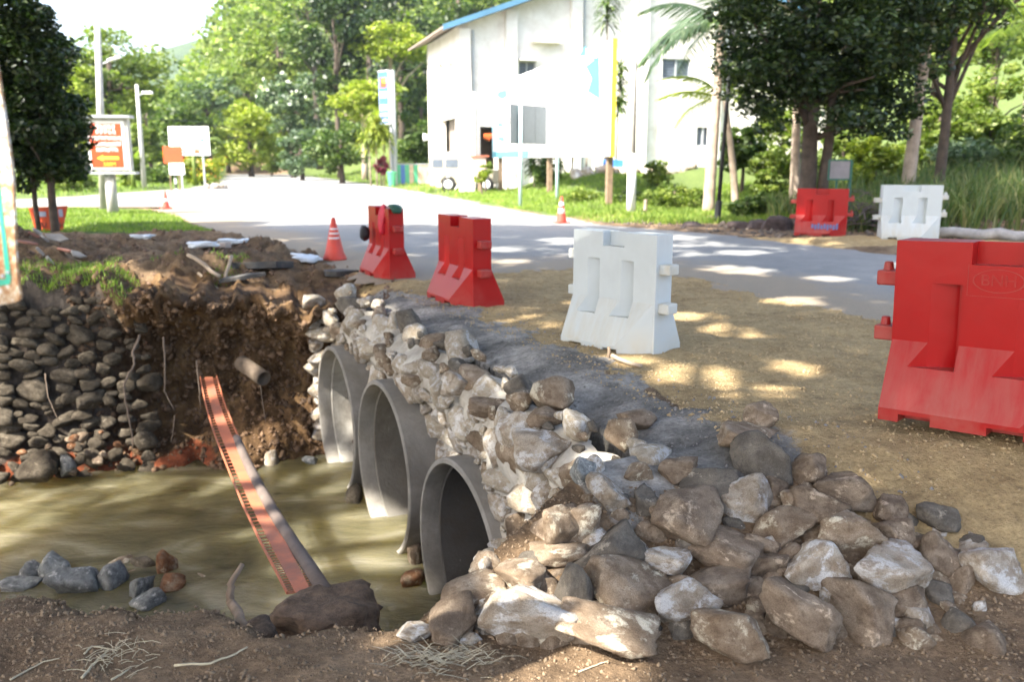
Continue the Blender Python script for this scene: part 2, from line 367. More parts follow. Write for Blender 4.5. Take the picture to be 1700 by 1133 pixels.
M['lf_mid'] = mat_leaf('mid_foliage', [(0.03, 0.06, 0.012), (0.065, 0.115, 0.02), (0.14, 0.185, 0.04)], 0.35, 0.5, clump=0.4)
M['lf_light'] = mat_leaf('light_foliage', [(0.07, 0.115, 0.018), (0.14, 0.195, 0.032), (0.25, 0.29, 0.07)], 0.4, 0.5, clump=0.35)
M['lf_yellow'] = mat_leaf('yellow_green_foliage', [(0.12, 0.17, 0.015), (0.22, 0.27, 0.025), (0.32, 0.35, 0.06)], 0.4, 0.5, clump=0.5)
M['lf_blue'] = mat_leaf('grey_green_foliage', [(0.05, 0.09, 0.05), (0.09, 0.14, 0.08), (0.17, 0.22, 0.14)], 0.35, 0.5, clump=0.35)
M['lf_canopy'] = mat_leaf('canopy_foliage', [(0.03, 0.05, 0.015), (0.05, 0.09, 0.025)], 0.3)
M['lf_red'] = mat_leaf('crimson_foliage', [(0.1, 0.01, 0.03), (0.2, 0.02, 0.06)], 0.3)
M['lf_flower'] = mat_leaf('white_blossom', [(0.5, 0.55, 0.5), (0.7, 0.72, 0.7)], 0.3)
M['lf_orange'] = mat_leaf('orange_tips', [(0.5, 0.17, 0.04), (0.5, 0.32, 0.05)], 0.3)
M['grass'] = mat_leaf('grass_blades', [(0.1, 0.17, 0.025), (0.18, 0.27, 0.045), (0.3, 0.34, 0.1)], 0.4)
M['reed'] = mat_leaf('reed_blades', [(0.05, 0.09, 0.03), (0.1, 0.16, 0.05), (0.26, 0.24, 0.12)], 0.4)

# ------------------------------------------------------------------ the lie of the land
W0 = (-0.40, 6.40); WD = (-0.425, 0.905); WN = (-0.905, -0.425)           # pipe-mouth line: along, towards the stream
F0 = (-2.5, 10.9); FE = (-0.963, -0.269); FN = (0.269, -0.963)          # far bank line: along (leftwards), towards the camera
WATER = -2.1; BED = -2.5
def wt(x, y): return (x - W0[0]) * WD[0] + (y - W0[1]) * WD[1], (x - W0[0]) * WN[0] + (y - W0[1]) * WN[1]
def ft(x, y): return (x - F0[0]) * FE[0] + (y - F0[1]) * FE[1], (x - F0[0]) * FN[0] + (y - F0[1]) * FN[1]
def wpt(t, d, z): return Vector((W0[0] + t * WD[0] + d * WN[0], W0[1] + t * WD[1] + d * WN[1], z))
def fpt(s, d, z): return Vector((F0[0] + s * FE[0] + d * FN[0], F0[1] + s * FE[1] + d * FN[1], z))
def poly_px(pts): return np.array([P(a, b, 0)[:2] for a, b in pts])
EDGE_NEAR = poly_px([(-260, 352), (100, 347), (230, 347), (300, 360), (310, 371), (360, 388), (440, 410), (500, 428), (560, 445), (620, 462), (700, 472), (850, 455), (950, 450), (1110, 456), (1250, 495), (1400, 528), (1560, 560), (1750, 600), (2400, 700)])
EDGE_FAR = poly_px([(2400, 520), (1700, 445), (1480, 422), (1300, 402), (1200, 390), (1000, 374), (850, 348), (740, 326), (640, 310), (560, 298), (480, 289), (440, 286)])
EDGE_LEFT = poly_px([(380, 286), (372, 293), (362, 303), (300, 314), (180, 322), (60, 330), (-300, 338)])
ROAD = np.vstack([EDGE_NEAR, EDGE_FAR, EDGE_LEFT])
def inside(x, y, poly):
    r = np.zeros(np.shape(x), bool); n = len(poly)
    for i in range(n):
        x0, y0 = poly[i]; x1, y1 = poly[(i + 1) % n]
        if y0 == y1: continue
        c = ((y0 > y) != (y1 > y)) & (x < (x1 - x0) * (y - y0) / (y1 - y0) + x0)
        r ^= c
    return r
def dist_poly(x, y, poly, closed=True):
    d = np.full(np.shape(x), 1e9); n = len(poly)
    for i in range(n if closed else n - 1):
        a = poly[i]; b = poly[(i + 1) % n]; ex, ey = b - a; L = ex * ex + ey * ey + 1e-9
        t = np.clip(((x - a[0]) * ex + (y - a[1]) * ey) / L, 0, 1)
        d = np.minimum(d, np.hypot(x - a[0] - t * ex, y - a[1] - t * ey))
    return d
def sd_road(x, y):                                                        # > 0 on the road
    return np.where(inside(x, y, ROAD), 1, -1) * dist_poly(x, y, ROAD)
def near_crest(x):
    return np.interp(x, [-9, -2.5, -1.2, -0.65, -0.1, 0.6], [4.2, 3.72, 3.42, 3.32, 3.25, 3.2])
def land(x, y):
    x = np.asarray(x, float); y = np.asarray(y, float)
    t, dW = wt(x, y); s, dF = ft(x, y); sr = sd_road(x, y)
    n1 = fbm(x * 0.7, y * 0.7, 0, 4, 3); n2 = fbm(x * 3, y * 3, 0, 4, 11); n3 = fbm(x * 11, y * 11, 0, 3, 21)
    top = 0.03 + 0.04 * n1 + 0.03 * n2 + 0.016 * n3
    left = 1 - ss(-0.9, 0.1, x)
    nr = (1 - ss(3.3, 4.7, y)) * (1 - left) + left * (1 - ss(5.6, 7.0, y))
    top = top - 0.34 * nr
    top = top + 0.10 * np.exp(-((x - 2.9) ** 2 + (y - 4.7) ** 2) / 1.6) + 0.08 * np.exp(-((x - 1.55) ** 2 + (y - 4.95) ** 2) / 0.12)
    # far-left bank: mounds of rubble and dug soil
    fl = ss(-1.6, -3.4, x) * ss(9.6, 11, y) * (1 - ss(17.5, 21, y)) if False else ss(0, 1, np.clip((-1.8 - x) / 1.6, 0, 1)) * ss(9.4, 10.6, y) * (1 - ss(17.5, 21, y))
    top = top + fl * (0.16 * n1 + 0.2 * n2 + 0.08 * n3 + 0.05)
    top = top + 0.55 * np.exp(-(((x + 8.6) / 1.3) ** 2 + ((y - 13.6) / 1.9) ** 2)) + 0.16 * np.exp(-(((x + 5.2) / 0.8) ** 2 + ((y - 12.4) / 0.9) ** 2))
    top = top - (0.38 + 0.12 * n2) * ss(-2.1, -0.8, dF) * ss(-1.2, -0.4, s) * (1 - ss(1.7, 2.4, s)) * (t > 4.2)
    top = top + 0.12 * np.exp(-(((x - 7.2) / 1.6) ** 2 + ((y - 17.6) / 0.9) ** 2))
    # road bed
    top = np.where(sr > 0, np.minimum(top, 0.035 - 0.10 * ss(0, 0.9, sr + 0.3 * n2)), top)
    far = ss(20, 24, y)
    top = np.where((sr <= 0) & (y > 20), top * (1 - far) + far * (0.02 + 0.05 * n1 + 0.06 * ss(0, 2, -sr)), top)
    # raised yard in front of the hall, slope on the right, hill behind
    top = top + 0.95 * ss(27, 37, y) * ss(0.5, 4.5, x + (y - 27) * 0.05)
    r = x - 8.4 - (y - 20) * 0.12
    top = top + 1.3 * ss(0, 9, r) * ss(19.5, 29, y) + 0.25 * ss(18.8, 20.5, y) * ss(6.6, 8, x)
    hx = x / np.maximum(y, 1)
    top = top + (34 * ss(104, 190, y) * (0.35 + 0.65 * ss(-0.38, -0.28, hx)) + 4 * ss(70, 105, y) * ss(-0.2, -0.1, hx)) * (1 + 0.12 * n1)
    rough = 0.06 * n2 + 0.05 * n1
    bankW = top - 9.0 * np.maximum(0, dW + 0.5)
    edge = ss(-1.0, -0.3, dW) * ss(-2.6, -1.6, t) * (1 - ss(5.0, 5.4, t))
    bankW = bankW - 0.13 * edge
    bankF = top - 9.0 * np.maximum(0, dF + 1.4)
    dN = y - near_crest(x) + 0.25 * n2 + 0.1 * n3
    bankN = top + 0.02 - 1.25 * np.maximum(0, dN) + 0.12 * n2 * ss(0, 0.5, dN)
    bankN = bankN + 0.75 * np.exp(-(((x + 1.12) / 0.33) ** 2 + ((y - 4.75) / 0.6) ** 2))       # clod where the tray ends
    bankR = -1.3 * (t + 2.0) - 0.9 * np.maximum(dW, 0) + rough
    z = np.maximum(np.maximum(bankW, bankF), np.maximum(np.minimum(top, bankN), np.minimum(top, bankR)))
    # the stream only exists left of the wall
    return np.maximum(z, BED + 0.08 * n2)
def G(x, y): return float(land(np.array([x]), np.array([y]))[0])
def hit(px, py, y0=2.0, y1=30.0):                                         # where the line of sight meets the land
    d = ray(px, py); ys = np.linspace(y0, y1, 1200); k = ys / d.y
    zz = HC + d.z * k; h = land(d.x * k, ys)
    i = np.argmax(zz < h)
    if not (zz < h).any(): i = len(ys) - 1
    return Vector((d.x * k[i], ys[i], float(h[i])))

def grid_axis(segs):
    out = [segs[0][0]]
    for a, b, st in segs:
        n = max(1, int(round((b - a) / st))); out += list(np.linspace(a, b, n + 1)[1:])
    return np.array(out)
xs = grid_axis([(-120, -60, 4), (-60, -24, 1.2), (-24, -9, 0.3), (-9, -5.5, 0.09), (-5.5, 3.6, 0.045), (3.6, 8, 0.12), (8, 26, 0.35), (26, 60, 1.5), (60, 150, 5)])
ys = grid_axis([(-30, -4, 2), (-4, 2.0, 0.3), (2.0, 7, 0.045), (7, 13.5, 0.06), (13.5, 21, 0.12), (21, 40, 0.4), (40, 110, 1.5), (110, 260, 6)])
X, Y = np.meshgrid(xs, ys); nx, ny = len(xs), len(ys)
Z = land(X, Y)
idx = np.arange(nx * ny).reshape(ny, nx)
Fq = np.stack([idx[:-1, :-1], idx[:-1, 1:], idx[1:, 1:], idx[1:, :-1]], -1).reshape(-1, 4)
PT = [0.12, 2.15, 4.07]; PZS = [-1.56, -1.38, -1.40]; RI, RO = 0.81, 0.885               # pipe positions along the wall, axis height, radii
tq, dq = wt(X.ravel()[Fq].mean(1), Y.ravel()[Fq].mean(1)); zq = Z.ravel()[Fq]
cutq = np.zeros(len(Fq), bool)
for t0 in PT:                                                            # the earth is open where the pipes pass through it
    cutq |= (np.abs(tq - t0) < RO + .03) & (dq < -0.1) & (dq > -1.0) & (zq.min(1) < -0.42)
gm = fast_mesh('ground', np.stack([X, Y, Z], -1).reshape(-1, 3), Fq[~cutq], True)
sr = sd_road(X, Y); t_, dW_ = wt(X, Y); s_, dF_ = ft(X, Y)
n1 = fbm(X * 0.9, Y * 0.9, 0, 4, 40); n2 = fbm(X * 4, Y * 4, 0, 3, 50)
sand = ss(-0.15, 0.2, (-dW_ - 0.95 + 0.35 * n1 + 0.15 * n2 - 0.5 * ss(0.5, -2, t_) + 1.2 * ss(0.9, 1.5, X))) * (1 - ss(0.3, 1.4, sr)) * ss(-0.12, 0.15, Y - np.interp(X, [0, .5, .8, 1.4, 1.7, 2.2, 3.5], [5.6, 5.1, 4.75, 4.55, 4.1, 3.7, 3.55]) + 0.22 * n1 + 0.12 * n2) * (1 - ss(13.2, 14.2, Y + 0.5 * n1)) * ss(-3.2, -2.2, X + (Y - 10) * 0.25)
sand = np.maximum(sand, ss(4.6, 5.4, X) * ss(16.2, 16.8, Y) * (1 - ss(18.6, 19.4, Y)) * (1 - ss(9, 11, X)))
sand = np.maximum(sand, 0.42 * ss(22, 24, Y) * ss(0, -0.2, sr) * ss(-2.2, -1.0, sr + n1))
mort = ss(-1.3, -1.0, dW_ + 0.55 * n1 + 0.3 * n2) * (1 - ss(0.1, 0.3, dW_)) * ss(-2.9, -2.2, t_ + 0.4 * n1) * (1 - ss(5.2, 5.6, t_)) * (Z > -0.8)
mort = np.maximum(mort, 0.85 * np.exp(-(((X - 1.35) / 0.32) ** 2 + ((Y - 4.7) / 0.42) ** 2)))
gr = 0.66 * ss(-5.0, -6.2, X) * ss(9.2, 10, Y) * (1 - ss(12, 14, Y + n1)) * (0.65 + 0.5 * n1) if False else 0.62 * ss(0, 1, np.clip((-4.6 - X) / 1.2, 0, 1)) * ss(9.0, 9.6, Y) * (1 - ss(11.5, 13.5, Y + n1)) + 0.25 * n1 * ss(0, 1, np.clip((-4.6 - X) / 1.2, 0, 1)) * ss(9.0, 9.6, Y) * (1 - ss(11.5, 13.5, Y))
gr = np.maximum(gr, ss(19.3, 20.6, Y + 0.6 * n1) * (1 - ss(-0.3, 0.25, sr + 0.25 * n1)) * np.where(X > 1.5, ss(24.5, 27, Y + n1), 1.0))
gr = np.maximum(gr, ss(30, 34, Y) * (sr < 0.3))
gr = np.where((X > 5) & (Y > 18.8) & (Y < 23), gr * 0.2, gr)
att = gm.color_attributes.new('mask', 'FLOAT_COLOR', 'POINT')
A4 = np.stack([sand, mort, np.clip(gr, 0, 1), np.ones_like(X)], -1).reshape(-1)
att.data.foreach_set('color', A4.astype(np.float32))
tag(link('ground', gm, M['ground']), kind='structure')
# far plain out to the horizon
fm = MB(); fm.add([(-4000, -400, -3.2), (4000, -400, -3.2), (4000, 4500, -3.2), (-4000, 4500, -3.2)], [(0, 1, 2, 3)])
tag(fm.build('terrain', simple('far_plain', (0.06, 0.09, 0.035), 0.95, 0.3, 0.02)), kind='structure')
# road: a sheet trimmed to its outline
rx = grid_axis([(-40, -12, 1.0), (-12, 8, 0.16), (8, 60, 1.5)]); ry = grid_axis([(4.0, 14, 0.12), (14, 30, 0.3), (30, 105, 1.5)])
RX, RY = np.meshgrid(rx, ry); RS = sd_road(RX, RY) + 0.14 * fbm(RX * 1.5, RY * 1.5, 0, 4, 70) * (RY < 25)
rid = np.arange(RX.size).reshape(RX.shape)
RF = np.stack([rid[:-1, :-1], rid[:-1, 1:], rid[1:, 1:], rid[1:, :-1]], -1).reshape(-1, 4)
keep = (RS.ravel()[RF] > -0.35).all(1)
RZ = 0.012 * fbm(RX * 0.3, RY * 0.3, 0, 2, 71) - 0.05 * ss(0.05, -0.3, RS) if False else 0.012 * fbm(RX * 0.3, RY * 0.3, 0, 2, 71) - 0.08 * (1 - ss(-0.3, 0.05, RS)) * (RY < 25) - 0.02 * (1 - ss(-0.3, 0.2, RS)) * (RY >= 25) + 0.02
rm = fast_mesh('road', np.stack([RX, RY, RZ], -1).reshape(-1, 3), RF[keep], True)
ra = rm.color_attributes.new('mask', 'FLOAT_COLOR', 'POINT')
dn = dist_poly(RX, RY, EDGE_NEAR, False)
dd = 0.8 * np.exp(-(dn / 1.7) ** 2) + 0.25 * np.exp(-dn / 3) + 0.25 * fbm(RX * 0.6, RY * 0.6, 0, 3, 90)
track = np.exp(-((((RX - 1.0) * 0.55 + (RY - 8.6) * 0.83 + 0.12 * np.sin(RX * 1.3))) / 0.13) ** 2) + np.exp(-((((RX - 1.0) * 0.55 + (RY - 9.5) * 0.83 + 0.1 * np.sin(RX * 1.1))) / 0.13) ** 2)
dd = np.clip(dd - 0.5 * track * (RX > 0.3), 0, 1)
ra.data.foreach_set('color', np.stack([dd, dd, dd, np.ones_like(dd)], -1).reshape(-1).astype(np.float32))
tag(link('road', rm, M['road']), kind='structure')
# stream water
wx = np.linspace(-14, 3.2, 170); wy = np.linspace(3.6, 14.0, 110); WX, WY = np.meshgrid(wx, wy)
WZ = WATER + 0.02 * fbm(WX * 1.4, WY * 2.4, 0, 3, 5) + 0.006 * fbm(WX * 6, WY * 9, 0, 2, 6)
wid = np.arange(WX.size).reshape(WX.shape)
wm = fast_mesh('water', np.stack([WX, WY, WZ], -1).reshape(-1, 3), np.stack([wid[:-1, :-1], wid[:-1, 1:], wid[1:, 1:], wid[1:, :-1]], -1).reshape(-1, 4), True)
tag(link('water', wm, M['water']), kind='structure')
# distant hill
hx_ = np.linspace(-700, 500, 150); hy_ = np.linspace(520, 900, 40); HX, HY = np.meshgrid(hx_, hy_)
prof = np.interp(HX, [-700, -420, -330, -294, -224, -190, -120, 0, 200, 500], [20, 50, 72, 84, 97, 104, 120, 130, 120, 60])
HZ = -4 + prof * np.sin(np.clip((HY - 520) / 190, 0, 1) * math.pi / 2) * (1 + 0.09 * fbm(HX / 90, HY / 90, 0, 4, 8)) + 3.0 * fbm(HX / 12, HY / 12, 0, 2, 9)
hid = np.arange(HX.size).reshape(HX.shape)
hmsh = fast_mesh('hill', np.stack([HX, HY, HZ], -1).reshape(-1, 3), np.stack([hid[:-1, :-1], hid[:-1, 1:], hid[1:, 1:], hid[1:, :-1]], -1).reshape(-1, 4), True)
hm_, hnt, hb = newmat('wooded_hill'); hv = coords(hnt); hf = noise(hnt, hv, 0.08, 8, 0.7)
hnt.links.new(ramp(hnt, hf, [(0.3, (0.02, 0.045, 0.02)), (0.7, (0.07, 0.11, 0.04))]), hb.inputs['Base Color']); hb.inputs['Roughness'].default_value = 1
bump(hnt, hb, hf, 1.0, 6)
tag(link('hill', hmsh, hm_), kind='structure')

# ------------------------------------------------------------------ stones
def ico(sub):
    bm = bmesh.new(); bmesh.ops.create_icosphere(bm, subdivisions=sub, radius=1.0)
    V = np.array([v.co[:] for v in bm.verts]); F = np.array([[v.index for v in f.verts] for f in bm.faces]); bm.free()
    return V / np.linalg.norm(V, axis=1, keepdims=True), F
ICO = {k: ico(k) for k in (2, 3, 4)}
def rock_mesh(seed, sub=3, planes=15, rough=0.05, soft=60):
    D, F = ICO[sub]; r = np.random.RandomState(seed)
    n = r.normal(size=(planes, 3)); n /= np.linalg.norm(n, axis=1, keepdims=True); d = r.uniform(0.56, 0.98, planes)
    n = np.vstack([n, np.eye(3), -np.eye(3)]); d = np.concatenate([d, np.full(6, 0.97)])
    dots = np.maximum(D @ n.T, 1e-3); rr = d / dots
    rad = (np.sum(rr ** -soft, 1)) ** (-1.0 / soft)                        # soft minimum: chipped facets with worn edges
    rad = rad * (1 + rough * fbm(D[:, 0] * 2.2 + seed, D[:, 1] * 2.2, D[:, 2] * 2.2, 4, seed) + rough * 0.4 * fbm(D[:, 0] * 9, D[:, 1] * 9 + seed, D[:, 2] * 9, 3, seed + 5))
    return fast_mesh('rock', D * rad[:, None], F, True)
ROCK4 = [rock_mesh(100 + i, 4, 12 + i % 5, 0.12) for i in range(20)]
ROCK3 = [rock_mesh(200 + i, 3, 11 + i % 5, 0.10) for i in range(14)]
ROCK2 = [rock_mesh(300 + i, 2, 10 + i % 4, 0.08) for i in range(10)]
_rm = {}
def stone(name, meshes, i, mat, loc, dims, rot, parent=None):
    key = (meshes[i % len(meshes)].name, mat.name)
    if key not in _rm:
        me = meshes[i % len(meshes)].copy(); me.materials.clear(); me.materials.append(mat); _rm[key] = me
    return link(name, _rm[key], None, parent, loc, rot, [d / 2 for d in dims])

# foreground rock pile: px, py, width px, height px, material, label, depth push
RK = [
 (880, 1035, 150, 132, 'rock_white', 'largest pale boulder at the near foot of the rock pile, beside the white-smeared one'),
 (1012, 1062, 142, 96, 'rock', 'broad brown and chalk-white boulder just right of the largest boulder, bottom row'),
 (1045, 985, 128, 88, 'rock', 'blocky brown-topped boulder resting behind the bottom row, chalky lower face'),
 (1130, 1018, 108, 104, 'rock_white', 'rounded white-smeared boulder right of the blocky brown-topped one'),
 (1098, 940, 98, 58, 'rock_white', 'brightest white chalky stone wedged in the middle of the rock pile'),
 (1208, 980, 124, 74, 'rock_brown', 'flat angular grey-brown slab leaning right of the rounded white boulder'),
 (1235, 1072, 112, 104, 'rock', 'angular grey-brown boulder at the bottom of the pile with a pale right edge'),
 (1350, 1046, 132, 112, 'rock_brown', 'big muddy brown boulder sunk in the soil right of the angular bottom boulder'),
 (1365, 955, 116, 88, 'rock_white', 'pale chunky stone above the muddy brown boulder'),
 (1497, 965, 132, 84, 'rock_white', 'pale triangular stone on top of the right part of the pile'),
 (1512, 1008, 84, 48, 'rock_brown', 'pinkish-brown stone under the pale triangular one'),
 (1662, 955, 128, 74, 'rock_white', 'pale stone at the right edge of the rocks near the sand'),
 (1440, 1012, 152, 94, 'rock_brown', 'large brown boulder with a whitish right face below the triangular stone'),
 (1412, 905, 114, 90, 'rock', 'squared tan stone in the upper right of the pile with a dark left face'),
 (1372, 855, 94, 62, 'rock_brown', 'grey-brown stone behind the squared tan one'),
 (1242, 842, 108, 76, 'rock_white', 'round white-topped stone in the upper middle of the pile'),
 (1305, 886, 116, 64, 'rock', 'ridged tan stone leaning on the round white-topped one'),
 (1326, 845, 54, 52, 'rock', 'small knobbly tan stone right of the round white-topped one'),
 (1205, 930, 124, 72, 'rock_brown', 'smooth brown boulder in the middle of the pile, right of the brightest white stone'),
 (1145, 882, 134, 92, 'rock_brown', 'broad brown boulder below the grey mortar streak'),
 (1275, 947, 68, 52, 'rock_brown', 'small dark angular stone left of the pale chunky one'),
 (1268, 915, 48, 38, 'rock_brown', 'little brown stone between the ridged tan stone and the small dark one'),
 (955, 985, 64, 108, 'rock_grey', 'upright grey stone standing behind the largest pale boulder'),
 (1030, 930, 112, 64, 'rock_grey', 'low dark stone with grey mortar on top, left of the brightest white stone'),
 (776, 1000, 108, 56, 'rock', 'pale flat boulder in front of the nearest pipe mouth'),
 (752, 1040, 118, 66, 'rock_brown', 'mud-brown boulder at the left foot of the pile by the water'),
 (680, 1060, 58, 36, 'rock_white', 'pale grey stone at the edge of the water, leftmost of the pile'),
 (673, 1036, 36, 26, 'rock_brown', 'small dark stone above the leftmost pale grey one'),
 (1266, 695, 62, 46, 'rock_brown', 'round brown stone standing on the yellow sand'),
 (1237, 735, 92, 42, 'rock', 'long pale stone lying on the sand edge below the round brown one'),
 (1275, 772, 104, 84, 'rock_grey', 'big stone wholly coated with dark grey mortar'),
 (1180, 808, 92, 54, 'rock_grey', 'mortar-smeared stone left of the big grey-coated one'),
 (1288, 814, 54, 38, 'rock_brown', 'small tan stone tucked under the big grey-coated one'),
 (1353, 790, 62, 54, 'rock_brown', 'brown stone at the sand edge right of the big grey-coated one'),
 (1403, 824, 106, 58, 'rock_brown', 'long brown stone half under the sand, above the squared tan one'),
 (1497, 899, 70, 58, 'rock_brown', 'smooth grey-brown stone right of the squared tan one'),
 (1563, 927, 82, 62, 'rock_brown', 'dark muddy stone between the triangular stone and the right edge one'),
 (1563, 868, 68, 44, 'rock_grey', 'dark crusted lump on the edge of the sand'),
 (1490, 857, 64, 44, 'rock_brown', 'brown clod breaking the sand edge left of the dark crusted lump'),
 (967, 882, 62, 66, 'rock', 'tan rounded stone on the sunlit patch of the pile'),
 (932, 884, 76, 88, 'rock', 'slanting tan stone at the left of the sunlit patch'),
 (1011, 827, 64, 56, 'rock_white', 'pale pointed stone above the sunlit patch'),
 (987, 776, 34, 30, 'rock_white', 'small white cube-like stone at the head of the pile'),
 (966, 792, 42, 52, 'rock_blue', 'blue-grey splinter of stone at the right end of the culvert wall'),
 (1066, 701, 64, 48, 'rock_brown', 'brown lump bedded in the grey mortar above the wall'),
 (921, 930, 94, 46, 'rock', 'chalk-streaked stone below the slanting tan one'),
 (863, 968, 96, 54, 'rock', 'pale cracked boulder beside the foot of the nearest pipe'),
 (1120, 790, 60, 40, 'rock_brown', 'muddy stone in the grey streak above the broad brown boulder'),
 (1060, 790, 52, 34, 'rock', 'tan stone under the tongue of yellow sand'),
 (1075, 845, 56, 40, 'rock_grey', 'grey crumbly stone right of the pale pointed one'),
]
rng = random.Random(5)
for i, (px, py, w, h, mt, lab) in enumerate(RK):
    p = hit(px, py + h * 0.30, 2.2, 9)
    D = zc(p); W = w / FPX * D; H = h / FPX * D
    loc = p + Vector((0, W * 0.28, H * 0.26))
    o = stone('rock', ROCK4, i * 7 + 3, M[mt], loc, (W * 1.2, W * rng.uniform(0.95, 1.1) * (.8 if py > 1000 else 1), H * (1.18 if py < 1000 else .9)), (rng.uniform(-0.2, 0.2), rng.uniform(-0.25, 0.25), rng.uniform(0, 6.28)))
    # keep the silhouette near the wanted width whatever the yaw
    tag(o, lab, 'rock', 'rocks of the pile beside the culvert')
# small stones filling the gaps
nfill = 0
while nfill < 240:
    px = rng.uniform(700, 1640); py = rng.uniform(800, 1075)
    lim = np.interp(px, [700, 860, 960, 1200, 1400, 1640], [1000, 900, 830, 800, 830, 900])
    if py < lim: continue
    p = hit(px, py, 2.2, 9); w = rng.uniform(0.07, 0.22)
    o = stone('small_stone', ROCK3, nfill, M[rng.choice(['rock_brown', 'rock', 'rock', 'rock_white', 'rock_brown', 'rock_grey'])], p + Vector((0, 0.03, -0.01)), (w, w * rng.uniform(.7, 1), w * rng.uniform(.6, .9)), (rng.uniform(-.5, .5), rng.uniform(-.5, .5), rng.uniform(0, 6.28)))
    tag(o, 'fist-sized muddy stone filling a gap between the larger rocks of the pile', 'stone', 'small stones in the gaps of the rock pile'); nfill += 1
# stones in the water and along the far shore
WS = [
 (90, 938, 52, 34, 'rock_blue', 'rounded blue-grey stone standing in the shallow water, left group'),
 (118, 963, 78, 42, 'rock_blue', 'longest flat blue-grey stone in the shallow water by the near bank'),
 (180, 961, 54, 38, 'rock_blue', 'square blue-grey stone right of the longest flat one in the water'),
 (232, 975, 40, 40, 'rock_blue', 'upright grey stone in the water right of the square one'),
 (240, 998, 52, 22, 'rock_blue', 'low wet stone at the lip of the near bank'),
 (52, 945, 40, 26, 'rock_blue', 'small dark wet stone left of the rounded blue-grey one'),
 (30, 968, 60, 14, 'rock_blue', 'flat stone barely above the water at the left edge'),
 (276, 936, 32, 38, 'rock_orange', 'upright rust-stained stone in the water'),
 (284, 968, 52, 20, 'rock_orange', 'flat rust-orange stone lying in the water below the upright one'),
 (236, 933, 42, 18, 'rock_dark', 'low dark stone just breaking the water left of the rust-stained one'),
 (586, 822, 34, 34, 'rock_dark', 'grey stone wedged between the first and second pipe at the waterline'),
 (694, 893, 26, 38, 'rock_wall', 'pale stone between the second and third pipe'),
 (690, 925, 30, 30, 'rock', 'tan stone at the foot of the third pipe ring'),
 (682, 961, 48, 26, 'rock_orange', 'pale stone with a rust-red stain in front of the third pipe'),
 (452, 762, 24, 26, 'rock_wall', 'pale stone at the waterline under the small drain pipe'),
 (514, 764, 22, 14, 'rock_blue', 'wet stone beside the mouth of the farthest pipe'),
 (46, 776, 66, 34, 'rock_dark', 'dark slab leaning at the foot of the dry-stone wall'),
 (86, 748, 30, 26, 'rock_dark', 'angular stone fallen at the foot of the dry-stone wall'),
 (104, 758, 26, 24, 'rock_blue', 'pale blue-grey stone fallen beside the orange clay'),
]
for i, (px, py, w, h, mt, lab) in enumerate(WS):
    if py > 900 and px < 320: p = P(px, py + h * 0.35, WATER)
    elif i >= 16: s0 = ft(*P(px, py, -1.7)[:2])[0]; p = fpt(s0, 0.38, -1.9)
    else: p = P(px, py + h * 0.35, WATER)
    D = zc(p); W = w / FPX * D; H = h / FPX * D
    o = stone('rock', ROCK3, i * 5 + 1, M[mt], p + Vector((0, W * 0.1, H * 0.2)), (W * 1.12, W * .95, H * 1.6), (rng.uniform(-.2, .2), rng.uniform(-.2, .2), rng.uniform(0, 6.28)))
    tag(o, lab, 'rock', 'stones standing in the stream')
for i in range(26):                                                       # drowned stones seen through the shallows
    px = rng.uniform(20, 420); py = rng.uniform(905, 1000); p = P(px, py, -2.3); w = rng.uniform(.14, .32)
    tag(stone('drowned_stone', ROCK2, i, M['rock'], p + Vector((0, 0, 0.1)), (w, w * .8, w * .8), (0, 0, rng.uniform(0, 6))), 'pale stone lying just under the surface in the shallows by the near bank', 'rock', 'drowned stones in the shallows')

